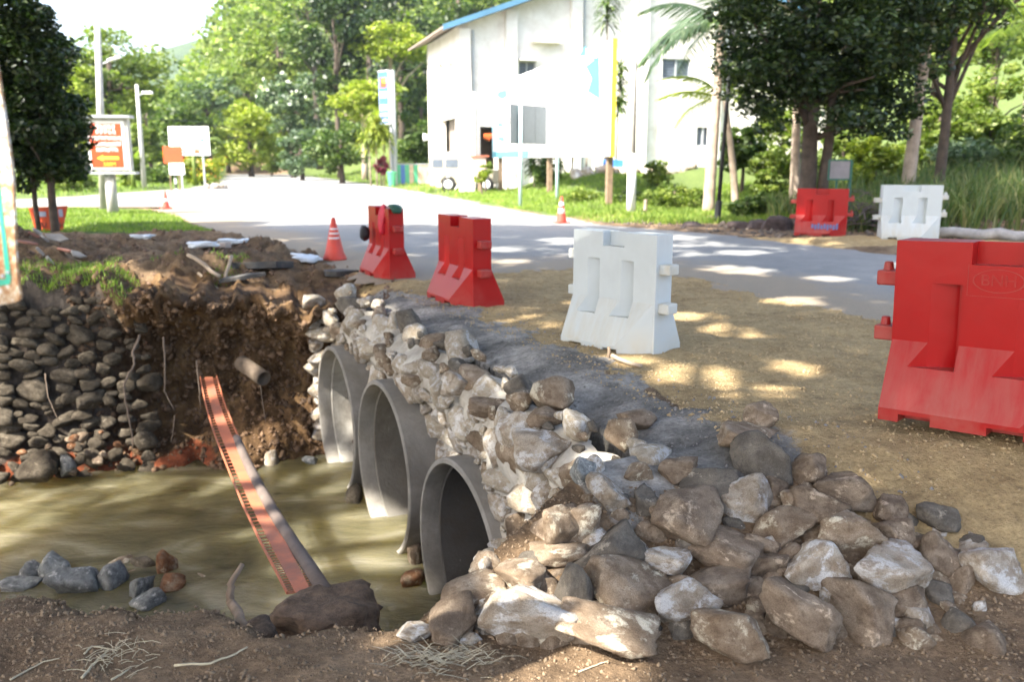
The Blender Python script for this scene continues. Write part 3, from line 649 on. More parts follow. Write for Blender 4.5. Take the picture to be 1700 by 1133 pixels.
# ------------------------------------------------------------------ culvert: three concrete pipes in a rubble headwall
cul = thing('culvert', wpt(2, -0.3, BED), label='rubble stone headwall under the road edge with three round concrete pipes', cat='culvert')
inv = Matrix.Translation(-cul.location)
def local(p): return Vector(p) - cul.location
pipe_dir = Vector((-WN[0], -WN[1], 0.0)); up_ = Vector((0, 0, 1)); side_ = Vector((WD[0], WD[1], 0))
def ring(c, r, n=56): return [c + side_ * (math.cos(2 * math.pi * k / n) * r) + up_ * (math.sin(2 * math.pi * k / n) * r) for k in range(n)]
plabels = ['nearest concrete pipe, dark inside', 'middle concrete pipe with a red scrawl on the inside', 'farthest concrete pipe with sun on its inner wall']
for t0, PZ, lb in zip(PT, PZS, plabels):
    c = local(wpt(t0, 0, PZ)); n = 56; V = []; F = []
    prof = [(RO, 6.0), (RO, 0.012), (RO - 0.012, 0.0), (RI + 0.03, 0.0), (RI + 0.022, 0.02), (RI + 0.018, 0.16), (RI, 0.17), (RI, 2.4), (RI + .015, 2.41), (RI + .015, 2.44), (RI, 2.45), (RI, 6.0)]
    for r, dd_ in prof: V += ring(c + pipe_dir * dd_, r, n)
    for a in range(len(prof) - 1):
        for k in range(n): F.append((a * n + k, a * n + (k + 1) % n, (a + 1) * n + (k + 1) % n, (a + 1) * n + k))
    mb = MB().add(V, F); o = mb.build('pipe', simple('shaded_stained_concrete', *{'nearest': ((.085, .078, .07),), 'middle': ((.17, .155, .13),), 'farthest': ((.34, .32, .28),)}[lb.split()[0]], .85, .3, 1.6, .3, 30, dirt=(.09, .07, .05), dirt_amt=.75), cul, smooth=True); o['label'] = lb  # inner base colour graded per pipe to paint in shade; mottling is dirt
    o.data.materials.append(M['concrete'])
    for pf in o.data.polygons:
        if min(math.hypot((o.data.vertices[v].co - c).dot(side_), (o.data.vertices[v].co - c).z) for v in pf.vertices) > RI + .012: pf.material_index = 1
    m_ = o.modifiers.new('e', 'EDGE_SPLIT'); m_.split_angle = math.radians(35)
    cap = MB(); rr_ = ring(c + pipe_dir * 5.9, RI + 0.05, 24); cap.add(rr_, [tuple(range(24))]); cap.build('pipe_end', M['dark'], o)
    if lb.startswith('middle'):                                            # red scrawl on the inner wall
        sm = MB()
        for j in range(7):
            a0 = math.radians(-178 + j * 1.0); zz_ = 0.42 + j * 0.055
            ang = math.radians(180 + 14 + (j % 3) * 1.8)
            q = c + side_ * (math.cos(ang) * (RI - 0.004)) + up_ * (math.sin(ang) * (RI - 0.004)) + pipe_dir * zz_
            sm.box(q, (0.045, 0.004, 0.022), math.atan2(pipe_dir.y, pipe_dir.x) + 0.0)
        sm.build('paint_mark', simple('red_marker', (0.5, 0.05, 0.06), 0.7), o)
def wall_off(t, z):                                                        # where the face of the masonry stands
    o = -0.27 + 0.17 * float(ss(-0.75, -0.4, np.array(z))) - 0.30 * float(ss(-0.28, 0.05, np.array(z)))
    o = o + 0.16 * (1 - float(ss(-0.3, 1.2, np.array(t)))) * (1 - float(ss(-0.75, -0.4, np.array(z))))
    o = o + 0.09 * (1 - float(ss(-0.6, 0.1, np.array(t))))
    return o
def mortar_sheet(name, fn, us, vs, mat, parent, keepf=None, mask=None, smooth=True):
    U, Vv = np.meshgrid(us, vs); pts = np.array([[fn(u, v)[:] for u in us] for v in vs]).reshape(-1, 3)
    ii = np.arange(U.size).reshape(U.shape); F = np.stack([ii[:-1, :-1], ii[:-1, 1:], ii[1:, 1:], ii[1:, :-1]], -1).reshape(-1, 4)
    if keepf is not None:
        cu = U.ravel()[F].mean(1); cv = Vv.ravel()[F].mean(1); F = F[keepf(cu, cv)]
    me = fast_mesh(name, pts, F, smooth)
    return link(name, me, mat, parent), U, Vv
us = np.linspace(-2.3, 5.15, 190); vs = np.linspace(-2.55, 0.0, 66)
lipz = land(np.array([wpt(u, -0.62, 0).x for u in us]), np.array([wpt(u, -0.62, 0).y for u in us]))
UU, VV = np.meshgrid(us, vs); nn = fbm(UU * 7, VV * 7, 0, 5, 31, .6) * 0.09; nnd = {}
def mort_pt(u, v, _c={}):
    a = int(round((u - us[0]) / (us[1] - us[0]))); b = int(round((v - vs[0]) / (vs[1] - vs[0])))
    return local(wpt(u, wall_off(u, v) - 0.065 + nn[b, a], min(v, float(lipz[a]) - 0.05)))
def outside_pipes(cu, cv):
    k = np.ones(cu.shape, bool)
    for t0, PZ in zip(PT, PZS): k &= np.hypot(cu - t0, cv - PZ) > RO - 0.06
    return k
mortar_sheet('mortar', mort_pt, us, vs, M['mortar'], cul, outside_pipes)
# headwall stones
rs = random.Random(11); placed = []
def try_wall(n, smin, smax, dens):
    c = 0
    for _ in range(n):
        t = rs.uniform(-2.4, 5.1); z = rs.uniform(-2.3, 0.04); w = rs.uniform(smin, smax); h = w * rs.uniform(0.6, 0.85)
        if t < -0.75 and z < -1.0 * (t + 2.05) - 0.15: continue
        if any(math.hypot(t - t0, z - pz_) < RO + h * 0.36 for t0, pz_ in zip(PT, PZS)): continue
        if any(abs(t - a) < (w + b) * (dens - .02) and abs(z - e) < (h + g) * dens for a, e, b, g in placed): continue
        placed.append((t, z, w, h)); c += 1
for a in ((700, .30, .46), (1800, .2, .3), (4000, .13, .2), (4000, .08, .13)): try_wall(*a, 0.42)
placed = placed[:290]
base_rot = math.atan2(WD[1], WD[0])
for i, (t, z, w, h) in enumerate(placed):
    mt = rs.choice(['rock_wall', 'rock_wall', 'rock_white', 'rock_wall', 'rock_white', 'rock_wall', 'rock']) if z < -0.12 else rs.choice(['rock_wall', 'rock', 'rock_wall', 'rock_grey'])
    p = local(wpt(t, wall_off(t, z) - 0.03 * rs.random() - w * 0.2, z))
    stone('stone', ROCK3, rs.randrange(14), M[mt], p, (w * 1.08, w * 0.75, h * 1.08), (rs.uniform(-.25, .25), rs.uniform(-.25, .25), base_rot + rs.uniform(-.3, .3)), cul)
# far end of the headwall (pale quoin stones facing the camera)
for k in range(14):
    z = -0.1 - k * 0.15; w = rs.uniform(.2, .32)
    p = local(wpt(5.08 + rs.uniform(-.05, .05), -0.02 - 0.05 * (k % 2) + (0.0 if z > -0.5 else -0.02), z))
    stone('stone', ROCK3, rs.randrange(14), M['rock_white' if k % 3 else 'rock_wall'], p, (w * 1.1, w * 1.2, rs.uniform(.18, .26)), (rs.uniform(-.5, .5), rs.uniform(-.5, .5), base_rot + rs.uniform(-.8, .8)), cul)
# loose stones along the lip of the headwall
LIP = [(764, 641, 62, 46, 'rock_white', 'white rounded stone on the lip of the headwall'), (867, 669, 50, 36, 'rock', 'small brown stone on the lip right of the white rounded one'),
       (909, 694, 72, 36, 'rock_brown', 'long brown stone lying on the lip of the headwall'), (808, 680, 62, 48, 'rock_brown', 'dark brown stone under the lip between two pale ones'),
       (856, 712, 94, 62, 'rock_white', 'pale blocky stone below the small brown one on the wall'), (898, 754, 116, 80, 'rock_white', 'biggest white stone of the headwall, near its right end'),
       (905, 822, 66, 42, 'rock_white', 'small white stone below the biggest white one'), (862, 876, 46, 52, 'rock_brown', 'brown wedge stone right of the nearest pipe'),
       (690, 635, 40, 26, 'rock', 'tan stone on the wall top left of the white rounded one'), (718, 590, 36, 28, 'rock', 'tan lump on the grey mortar over the middle pipe')]
for i, (px, py, w, h, mt, lab) in enumerate(LIP):
    d = ray(px, py)                                                        # meet the masonry face
    off = -0.1
    for _ in range(5):
        k = ((W0[0] + off * WN[0]) * WN[0] + (W0[1] + off * WN[1]) * WN[1]) / (d.x * WN[0] + d.y * WN[1])
        p = Vector((d.x * k, d.y * k, HC + d.z * k)); off = 0.5 * off + 0.5 * (wall_off(wt(p.x, p.y)[0], p.z) - 0.03)
    D = zc(p); W = w / FPX * D; H = h / FPX * D
    tag(stone('rock', ROCK4, i * 3 + 1, M[mt], p, (W, W * 0.8, H * 1.05), (rs.uniform(-.2, .2), rs.uniform(-.2, .2), rs.uniform(-.4, .4))), lab, 'rock', 'loose stones on the headwall')

# ------------------------------------------------------------------ far bank: undercut earth face and dry-stone wall
us = np.linspace(-0.6, 9.0, 300); vs = np.concatenate([np.linspace(0, 1, 64), 1 + np.linspace(0.02, 0.5, 14)])
U, V = np.meshgrid(us, vs)
n1b = fbm(U * 1.1, V * 3, 0, 4, 61); n2b = fbm(U * 4, V * 8, 0, 4, 62); n3b = fbm(U * 14, V * 28, 0, 3, 63)
vc = np.clip(V, 0, 1); zz = -2.4 + vc * 2.4
soil = 1 - ss(2.1, 2.7, U)                                                 # soil part near the pipes, stone wall further left
cut = -0.50 * np.sin(np.clip((vc - 0.15) / 0.8, 0, 1) * math.pi) * soil + 0.28 * (1 - ss(0.0, 0.3, vc)) + 0.12 * soil * ss(0.9, 1, vc) - 0.30 * vc * (1 - soil)
off = cut + 0.42 * n1b * soil + 0.24 * n2b * (0.35 + 0.65 * soil) + 0.10 * n3b * (0.3 + 0.7 * soil) - 0.12
off = off + 0.40 * np.exp(-((U - 0.95) / 0.35) ** 2) * np.exp(-((vc - 0.2) / 0.16) ** 2)         # fallen lump at the foot
back = np.clip(V - 1, 0, 1)
off = off - back * 4.2
bx = F0[0] + U * FE[0] + off * FN[0]; by = F0[1] + U * FE[1] + off * FN[1]
ztop = land(bx, by)
dFt = ft(bx, by)[1]
solid = land(F0[0] + U * FE[0] - 1.55 * FN[0], F0[1] + U * FE[1] - 1.55 * FN[1])
bz = -2.4 + vc * (2.4 + solid - 0.02) + 0.05 * n2b * vc + 0.06 * n3b * ss(.8, 1, vc)
bz = np.where(back > 0, np.where(dFt > -1.5, solid + 0.02 + .05 * n3b, ztop + 0.02) - 0.3 * ss(.4, .5, back), bz)
bi = np.arange(U.size).reshape(U.shape)
bme = fast_mesh('earth_bank', np.stack([bx, by, bz], -1).reshape(-1, 3), np.stack([bi[:-1, :-1], bi[1:, :-1], bi[1:, 1:], bi[:-1, 1:]], -1).reshape(-1, 4), True)
ba = bme.color_attributes.new('mask', 'FLOAT_COLOR', 'POINT')
og = (1 - ss(0.17, 0.27, vc + 0.05 * n2b)) * ss(0.6, 1.6, U) * 0.52
gg = np.clip((1 - soil) * 0.85 + 0.35 * ss(0.6, 1, vc) * ss(-.2, .4, n2b), 0, 1) * np.where(back > 0, .15, 1)
ba.data.foreach_set('color', np.stack([og, gg, gg * 0, np.ones_like(U)], -1).reshape(-1).astype(np.float32))
tag(link('earth_bank', bme, M['bank']), kind='structure')
bpts = np.stack([bx, by, bz], -1)
def on_bank(r, n):
    a = r.randint(2, 66, n); b = r.randint(2, 110, n); return bpts[a, b] + r.normal(0, .01, (n, 3))
BANKFN = on_bank
# dry-stone wall
dw = thing('dry_stone_wall', fpt(5, -0.2, BED), label='grey dry-stone retaining wall on the far left bank above the stream', cat='wall')
pl2 = []
def try2(n, a, b):
    for _ in range(n):
        s = rs.uniform(2.0, 6.6); z = rs.uniform(-2.12, 0.0); w = rs.uniform(a, b); h = w * rs.uniform(.5, .75)
        if s < 2.7 and rs.random() < 0.5 and z < -0.3: continue
        if any(abs(s - c) < (w + e) * .40 and abs(z - d) < (h + f) * .40 for c, d, e, f in pl2): continue
        pl2.append((s, z, w, h))
for a in ((60, .24, .32), (900, .17, .24), (6000, .11, .17)): try2(*a)
pl2 = pl2[:295]; frot = math.atan2(FE[1], FE[0])
for s, z, w, h in pl2:
    vcz = (z + 2.4) / 2.4
    o_ = 0.28 * (1 - float(ss(0, .3, np.array(vcz)))) - 0.30 * vcz - 0.01 - w * .1
    stone('stone', ROCK3, rs.randrange(14), M['rock_dark'], fpt(s, o_, z) - dw.location, (w * 1.22, w * .8, h * 1.3), (rs.uniform(-.2, .2), rs.uniform(-.35, .35), frot + rs.uniform(-.3, .3)), dw)
# rubble among the orange clay at its foot
for k in range(46):
    s = rs.uniform(2.3, 6.5); w = rs.uniform(.08, .2)
    tag(stone('rubble_stone', ROCK2, k, M[rs.choice(['rock_orange', 'rock_dark', 'rock_brown', 'rock'])], fpt(s, rs.uniform(.1, .4), rs.uniform(-2.08, -1.5)), (w, w * .8, w * .7), (rs.uniform(-.5, .5), rs.uniform(-.5, .5), rs.uniform(0, 6))), 'small broken stone in the clay rubble at the foot of the dry-stone wall', 'stone', 'rubble at the foot of the dry-stone wall')
# small drain pipe in the bank
a = PY(401, 603, 10.95); b = PY(438, 629, 10.55); dvec = (b - a).normalized()
dp = thing('drain_pipe', a, label='small grey drain pipe poking out of the cut earth bank', cat='pipe')
mb = MB(); n = 20; pr = [(.10, 0), (.10, 1), (.078, 1), (.078, 0.2)]; L = (b - a).length; V = []; F = []
e1 = dvec.orthogonal().normalized(); e2 = dvec.cross(e1)
for r, f in pr: V += [dvec * (f * L) + (e1 * math.cos(6.2832 * k / n) + e2 * math.sin(6.2832 * k / n)) * r for k in range(n)]
for q in range(3):
    for k in range(n): F.append((q * n + k, q * n + (k + 1) % n, (q + 1) * n + (k + 1) % n, (q + 1) * n + k))
mb.add(V, F).build('pipe_body', simple('clay_stained_pipe', (.13, .095, .065), .9, .3, 6, .3), dp, smooth=True)
mb = MB(); mb.add([v for v in V[3 * n:]], [tuple(range(n))]).build('pipe_inside', M['dark'], dp)
# roots and sticks
def stick(pts, r, mat, label, cat='root', name='root', n=6):
    base = Vector(pts[-1]); mb = MB(); rad = r if hasattr(r, '__len__') else list(np.linspace(r, r * 0.55, len(pts)))
    q = []                                                                 # refine with a little wander
    rr2 = random.Random(len(pts) * 7 + int(abs(pts[0][0]) * 100))
    for i in range(len(pts) - 1):
        for k in range(4):
            f = k / 4; v = Vector(pts[i]).lerp(Vector(pts[i + 1]), f); q.append(v + Vector((rr2.uniform(-1, 1), rr2.uniform(-1, 1), rr2.uniform(-1, 1))) * rad[0] * .35)
    q.append(Vector(pts[-1])); R = np.interp(np.linspace(0, 1, len(q)), np.linspace(0, 1, len(rad)), rad)
    mb.tube([v - base for v in q], list(R), n)
    o = mb.build(name, mat, smooth=True, loc=base); return tag(o, label, cat)
def fp(px, py, off=0.25):                                                 # point on the far bank face
    d = ray(px, py); k = ((F0[0] + off * FN[0]) * FN[0] + (F0[1] + off * FN[1]) * FN[1]) / (d.x * FN[0] + d.y * FN[1]); return Vector((d.x * k, d.y * k, HC + d.z * k))
stick([fp(232, 556, -.1), fp(220, 585, .05), fp(224, 605, .1), fp(206, 635), fp(208, 665), fp(216, 700), fp(221, 745, .3)], .018, M['root'], 'long pale root hanging down the earth bank beside the dry-stone wall')
stick([fp(272, 560, 0), fp(274, 610, .1), fp(273, 650, .12), fp(290, 682, .2)], .012, M['root'], 'thin pale root hanging in the middle of the earth bank')
stick([fp(290, 690, .2), fp(288, 712, .2), fp(284, 735, .25)], .009, M['root'], 'short root tip low on the earth bank')
stick([fp(326, 598, .05), fp(330, 640, .2), fp(333, 680, .25)], .009, M['root'], 'fine root beside the head of the orange tray')
stick([fp(432, 640, .3), fp(436, 670, .32), fp(441, 702, .35)], .008, M['root'], 'fine root hanging below the small drain pipe')
stick([fp(75, 620, .1), fp(80, 660, .15), fp(98, 700, .2)], .008, M['root'], 'dry creeper stem over the stones of the dry-stone wall')
stick([hit(386, 1044, 2, 6) + Vector((0, 0.15, -.1)), PY(384, 1000, 4.25), PY(382, 970, 4.3), PY(402, 938, 4.4)], [.028, .024, .02, .015], M['wood'], 'bare upright stick stuck in the near bank beside the water', 'stick', 'stick')
# clod rim pebbles on near ground
def near(px, py, dz=0.01): p = hit(px, py, 2.0, 5); return p + Vector((0, 0, dz))
for pts, r, lb in [([(290, 1108), (350, 1105), (385, 1092), (411, 1078)], .006, 'bent pale twig lying on the near soil below the orange tray'),
                   ([(136, 1130), (150, 1112), (165, 1096), (180, 1083)], .006, 'dry branching twig on the near soil, bottom left'),
                   ([(18, 1132), (45, 1116), (72, 1102), (100, 1096)], .004, 'thin dry stem at the bottom left corner'),
                   ([(185, 1132), (200, 1124), (218, 1112)], .005, 'short twig at the bottom edge of the soil'),
                   ([(140, 1088), (152, 1076), (175, 1079), (195, 1083)], .004, 'curled thin twig above the branching one'),
                   ([(960, 1118), (990, 1108), (1010, 1100)], .004, 'short straw near the big boulders')]:
    stick([near(a_, b_, r) for a_, b_ in pts], r, M['straw'], lb, 'twig', 'twig', 5)
# dried grass tuft
mb = MB(); c0 = near(735, 1098)
for k in range(170):
    px = rng.gauss(725, 42); py = rng.gauss(1098, 13)
    if py > 1132 or py < 1072: continue
    a = near(px, py, 0.004) - c0; an = rng.uniform(-.9, .9) + (math.pi if rng.random() < .5 else 0); L = rng.uniform(.04, .13)
    d = Vector((math.cos(an), math.sin(an) * .8, rng.uniform(0, .35))); w = Vector((-d.y, d.x, 0)) * .0022
    mb.add([a - w, a + w, a + d * L * .6 + w * .8 + Vector((0, 0, .01)), a + d * L * .6 - w * .8 + Vector((0, 0, .01)), a + d * L + Vector((0, 0, rng.uniform(-.01, .02)))], [(0, 1, 2, 3), (3, 2, 4)])
tag(mb.build('dry_grass', M['straw'], loc=c0), 'bleached dry grass clippings strewn on the near soil by the boulders', 'dry grass', kind='stuff')
mb = MB(); c0 = near(170, 1090)
for k in range(60):
    px = rng.gauss(190, 28); py = rng.gauss(1095, 16)
    if py > 1132: continue
    a = near(px, py, 0.004) - c0; an = rng.uniform(0, 6.28); L = rng.uniform(.03, .09); d = Vector((math.cos(an), math.sin(an), rng.uniform(0, .3)))
    mb.tube([a, a + d * L * .5 + Vector((0, 0, .006)), a + d * L], .0012, 4)
tag(mb.build('dry_rootlets', M['straw'], loc=c0), 'tangle of fine dry rootlets on the soil at the bottom left', 'rootlets', kind='stuff')
# loose gravel and clods over the soil, sand and bank
def debris(name, label, cat, fn, n, mat, smin, smax, seed):
    r = np.random.RandomState(seed); D0, F0_ = ICO[2] if False else (None, None)
    base = [np.array([[1, 0, 0], [-1, 0, 0], [0, 1, 0], [0, -1, 0], [0, 0, 1], [0, 0, -1]], float)]
    Fb = np.array([[0, 2, 4], [2, 1, 4], [1, 3, 4], [3, 0, 4], [2, 0, 5], [1, 2, 5], [3, 1, 5], [0, 3, 5]])
    pts = fn(r, n); n = len(pts); s = smin + (smax - smin) * r.power(0.6, n) ** 2.0
    Vb = base[0][None] * s[:, None, None] * r.uniform(.55, 1.0, (n, 1, 3)) + r.normal(0, .22, (n, 6, 3)) * s[:, None, None]
    an = r.uniform(0, 6.28, n); c, sn = np.cos(an), np.sin(an)
    Vr = Vb.copy(); Vr[..., 0] = Vb[..., 0] * c[:, None] - Vb[..., 1] * sn[:, None]; Vr[..., 1] = Vb[..., 0] * sn[:, None] + Vb[..., 1] * c[:, None]
    Vr = Vr + pts[:, None, :]
    Fa = (Fb[None] + (np.arange(n) * 6)[:, None, None]).reshape(-1, 3)
    return tag(link(name, fast_mesh(name, Vr.reshape(-1, 3), Fa), mat), label, cat, kind='stuff')
def on_land(xr, yr, cond=None):
    def f(r, n):
        x = r.uniform(*xr, n); y = r.uniform(*yr, n); z = land(x, y)
        k = np.ones(n, bool) if cond is None else cond(x, y, z)
        return np.stack([x, y, z], -1)[k]
    return f
debris('soil_clods', 'crumbs of brown soil scattered over the near bank', 'soil', on_land((-3.2, 3.2), (2.2, 4.3), lambda x, y, z: (z > -0.9) & ((x < 1.2) | (y < 3.6))), 42000, simple('soil_crumb', (0.2, 0.14, 0.085), .95, .4, 3), .002, .015, 1)
debris('sand_clods', 'yellow crumbs of sandy fill on the road shoulder', 'sand', on_land((-1.5, 4.5), (4.1, 12), lambda x, y, z: (wt(x, y)[1] < -0.9) & (sd_road(x, y) < 0.5)), 30000, simple('sand_crumb', (0.38, 0.275, 0.145), .95, .3, 3), .003, .02, 2)
debris('bank_clods', 'clods and chips on the dug far bank', 'soil', on_land((-9.5, -1.6), (9.7, 19), lambda x, y, z: (sd_road(x, y) < 0.1)), 9000, simple('bank_crumb', (0.16, 0.1, 0.065), .95, .5, 3), .01, .06, 3)
debris('bank_lumps', 'lumps of earth and pebbles sticking out of the cut bank face', 'soil', BANKFN, 5000, simple('bank_lump', (0.15, 0.09, 0.05), .95, .6, 2), .012, .07, 9)
debris('gravel', 'grey chippings strewn on the mortar and the shoulder', 'gravel', on_land((-2.2, 2.2), (4.2, 11), lambda x, y, z: (wt(x, y)[1] < -0.3) & (wt(x, y)[1] > -1.5) & (z > -.4)), 4500, simple('chipping', (0.22, 0.2, 0.18), .9, .4, 3), .004, .02, 4)
debris('verge_rubble', 'stones and clods along the far road verge', 'rubble', on_land((2, 12), (18.5, 25), lambda x, y, z: (sd_road(x, y) < -.05)), 3500, simple('verge_crumb', (0.1, 0.08, 0.065), .95, .5, 3), .02, .09, 6)

# ------------------------------------------------------------------ orange tray and pole across the stream
tp = [(346, 627, 9.8, 27), (356, 668, 9.2, 31), (372, 715, 8.6, 36), (398, 775, 7.9, 42), (428, 838, 7.1, 50), (460, 900, 6.25, 55), (484, 946, 5.7, 55), (503, 984, 5.3, 54)]
path = [PY(a, b, y) for a, b, y, w in tp]; wid_ = [w / FPX * zc(p) for p, (a, b, y, w) in zip(path, tp)]
tray = thing('cable_tray', path[-1], label='long orange metal tray with ladder-like slotted edges sagging across the stream', cat='metal tray')
def catmull(pts, vals, n):
    out = []; ov = []
    P_ = [pts[0]] + pts + [pts[-1]]; m = len(pts) - 1
    for i in range(n + 1):
        f = i / n * m; k = min(int(f), m - 1); u = f - k; p0, p1, p2, p3 = P_[k], P_[k + 1], P_[k + 2], P_[k + 3]
        out.append(0.5 * ((2 * p1) + (p2 - p0) * u + (2 * p0 - 5 * p1 + 4 * p2 - p3) * u * u + (3 * p1 - p0 - 3 * p2 + p3) * u ** 3))
        ov.append(vals[k] * (1 - u) + vals[k + 1] * u)
    return out, ov
cp, cw = catmull([p - tray.location for p in path], wid_, 78)
def frame(i):
    d = (cp[min(i + 1, 78)] - cp[max(i - 1, 0)]).normalized(); s = d.cross(Vector((0, 0, 1))).normalized(); s = (s + Vector((0, 0, 0.05))).normalized()
    return d, -s if s.x < 0 else s
def ribbon(a, b, th, lift, name, ends=(0, 78)):
    mb = MB(); V = []; F = []
    for i in range(ends[0], ends[1] + 1):
        d, s = frame(i); u = s.cross(d).normalized(); u = u if u.z > 0 else -u
        for q in (a, b):
            for hgt in (lift, lift + th): V.append(cp[i] + s * (q * cw[i] / 2) + u * hgt)
    for i in range(ends[1] - ends[0]):
        o = i * 4; F += [(o, o + 1, o + 5, o + 4), (o + 2, o + 6, o + 7, o + 3), (o + 1, o + 3, o + 7, o + 5), (o, o + 4, o + 6, o + 2)]
    F += [(0, 2, 3, 1)]; o = (ends[1] - ends[0]) * 4; F += [(o, o + 1, o + 3, o + 2)]
    return mb.add(V, F).build(name, M['orange2'], tray)
ribbon(-0.46, 0.46, .006, 0, 'web'); ribbon(-1.0, -0.9, .02, 0, 'side_rail'); ribbon(0.9, 1.0, .02, 0, 'side_rail')
rme = MB().box((0, 0, 0), (1, .012, .006)).mesh('rung')
rme.materials.append(M['orange2'])
for i in range(1, 78):
    d, s = frame(i)
    for sg in (-1, 1):
        o = link('rung', rme, None, tray); u = s.cross(d).normalized(); R = Matrix((s, d, u)).transposed().to_4x4()
        o.matrix_local = Matrix.Translation(cp[i] + s * sg * cw[i] * .34 + u * .004) @ R @ Matrix.Diagonal((cw[i] * .24, 1, 1, 1))
pp = [PY(393, 725, 8.6), PY(412, 775, 8.0), PY(440, 830, 7.3), PY(470, 875, 6.6), PY(508, 940, 5.7), PY(540, 893 + 90, 5.15), PY(556, 1010, 4.9)]
pp = [PY(392, 728, 8.5), PY(408, 765, 8.05), PY(432, 812, 7.45), PY(458, 858, 6.8), PY(488, 905, 6.2), PY(515, 945, 5.7), PY(541, 985, 5.25)]
mb = MB(); b0 = pp[-1]; mb.tube([p - b0 for p in pp], [.042, .046, .048, .05, .05, .052, .05], 14)
tag(mb.build('pipe', simple('weathered_pipe', (0.12, 0.092, 0.075), .7, .35, 5, .2, 20, dirt=(0.09, .06, .045), dirt_amt=.7), smooth=True, loc=b0), 'brown weathered pole lying across the stream along the orange tray', 'pole')
# soil clod the tray rests on
cl = rock_mesh(900, 4, 9, .26, 7)
pc = PY(515, 1035, 4.95)
o = link('soil_clod', cl, M['ground_clod'] if 'ground_clod' in M else simple('wet_clod', (0.13, 0.082, 0.048), .95, .5, 6, 1.0, 18), loc=PY(512, 1038, 5.0), scale=(.40, .55, .2), rot=(-.2, .12, .2))
tag(o, 'wet dark lump of soil holding the near end of the orange tray', 'soil lump')
cl2 = rock_mesh(901, 3, 12, .3, 7); o = link('soil_clod', cl2, simple('wet_clod_b', (0.1, 0.068, 0.043), .95, .5, 6, 1.0, 18), loc=PY(425, 1050, 4.5), scale=(.14, .14, .08)); tag(o, 'small lump of soil left of the lump under the tray', 'soil lump')

# ------------------------------------------------------------------ plastic barriers
BL, BT, BW, BH, SH = 1.05, 0.22, 0.54, 1.0, 0.46
def bool_mesh(name, parts, cutters, bev):
    tmp = bpy.data.objects.new('tmp', parts[0]); COL.objects.link(tmp); junk = [tmp]
    for me, op in [(p, 'UNION') for p in parts[1:]] + [(c, 'DIFFERENCE') for c in cutters]:
        ob = bpy.data.objects.new('tmpc', me); COL.objects.link(ob); junk.append(ob)
        m = tmp.modifiers.new('b', 'BOOLEAN'); m.operation = op; m.object = ob; m.solver = 'EXACT'
    m = tmp.modifiers.new('bev', 'BEVEL'); m.width = bev; m.segments = 3; m.limit_method = 'ANGLE'; m.angle_limit = math.radians(28); m.harden_normals = False
    bpy.context.view_layer.update(); dg = bpy.context.evaluated_depsgraph_get()
    me = bpy.data.meshes.new_from_object(tmp.evaluated_get(dg)); me.name = name
    for ob in junk: bpy.data.objects.remove(ob)
    me.materials.clear(); return me
def barrier_body():
    core = MB().box((0, 0, BH / 2), (BL, BT, BH)).mesh('core')
    def skirt(sg):
        a = BT / 2 - 0.01; hw = BW / 2; c = 0.34
        V = [(-BL / 2 + .002, -a, 0), (-BL / 2 + .002, -hw, 0), (-BL / 2 + .002, -hw, .07), (-BL / 2 + .002, -a, SH),
             (BL / 2 - .002, -a, 0), (BL / 2 - c, -hw, 0), (BL / 2 - c, -hw, .07), (BL / 2 - .002, -a, SH)]
        if sg < 0: V = [(-x, -y, z) for x, y, z in V]
        F = [(0, 1, 2, 3), (4, 7, 6, 5), (1, 5, 6, 2), (2, 6, 7, 3), (0, 4, 5, 1), (0, 3, 7, 4)]
        return MB().add(V, F).mesh('skirt')
    cut = []
    for sg in (1, -1):
        cut.append(MB().box((0, -sg * BT / 2, BH), (0.27, BT * 0.9, 0.24)).mesh('c'))
        for x0 in (-0.30, 0.13):
            poly = [(x0 - .40, -BW / 2 - .1), (x0 + .13, -BW / 2 - .1), (x0 + .13, -BT / 2 + .065), (x0 + .10, -BT / 2 + .065), (x0 - .03, -BT / 2 - .001)]
            poly = [(sg * a, sg * b) for a, b in poly]; cut.append(MB().prism(poly, .30, .77).mesh('c'))
        for x0 in (-.33, .12): cut.append(MB().box((sg * x0, -sg * BW / 2, 0), (.17, .22, .09)).mesh('c'))
    return bool_mesh('body', [core, skirt(1), skirt(-1)], cut, .012)
BODY = barrier_body()
def lug(px_):
    mb = MB(); mb.box((px_ * (BL / 2 + .055), 0, 0), (.13, .13, .085)); me = mb.mesh('lug')
    ob = bpy.data.objects.new('t', me); m = ob.modifiers.new('b', 'BEVEL'); m.width = .01; m.segments = 2; COL.objects.link(ob)
    bpy.context.view_layer.update(); r = bpy.data.meshes.new_from_object(ob.evaluated_get(bpy.context.evaluated_depsgraph_get())); bpy.data.objects.remove(ob); r.name = 'lug'; return r
LUG = {1: lug(1), -1: lug(-1)}
PIN = MB().tube([(0, 0, 0), (0, 0, .045), (0, 0, .05)], [.03, .024, .018], 14).mesh('pin')
_bm = {}
def tinted(me, key, mat):
    k = (me.name, key, mat.name)
    if k not in _bm:
        c = me.copy(); c.materials.clear(); c.materials.append(mat); _bm[k] = c
    return _bm[k]
def barrier(loc, d, mat, label, tilt=(0, 0), pins=-1, sc=1.0):
    t = thing('water_barrier', loc, math.atan2(d[1], d[0]), label=label, cat='barrier', group='plastic road barriers'); t.rotation_euler[0] = tilt[0]; t.rotation_euler[1] = tilt[1]; t.scale = (sc,) * 3
    link('body', tinted(BODY, 'b', mat), None, t)
    for sd_ in (-1, 1):
        for z in (.78, .46) if sd_ == pins else (.72, .40):
            l = link('lug', tinted(LUG[sd_], 'l', mat), None, t, (0, 0, z))
            if sd_ == pins: link('pin', tinted(PIN, 'p', mat), None, l, (sd_ * (BL / 2 + .075), 0, .04))
    return t
def gz(x, y): return G(x, y)
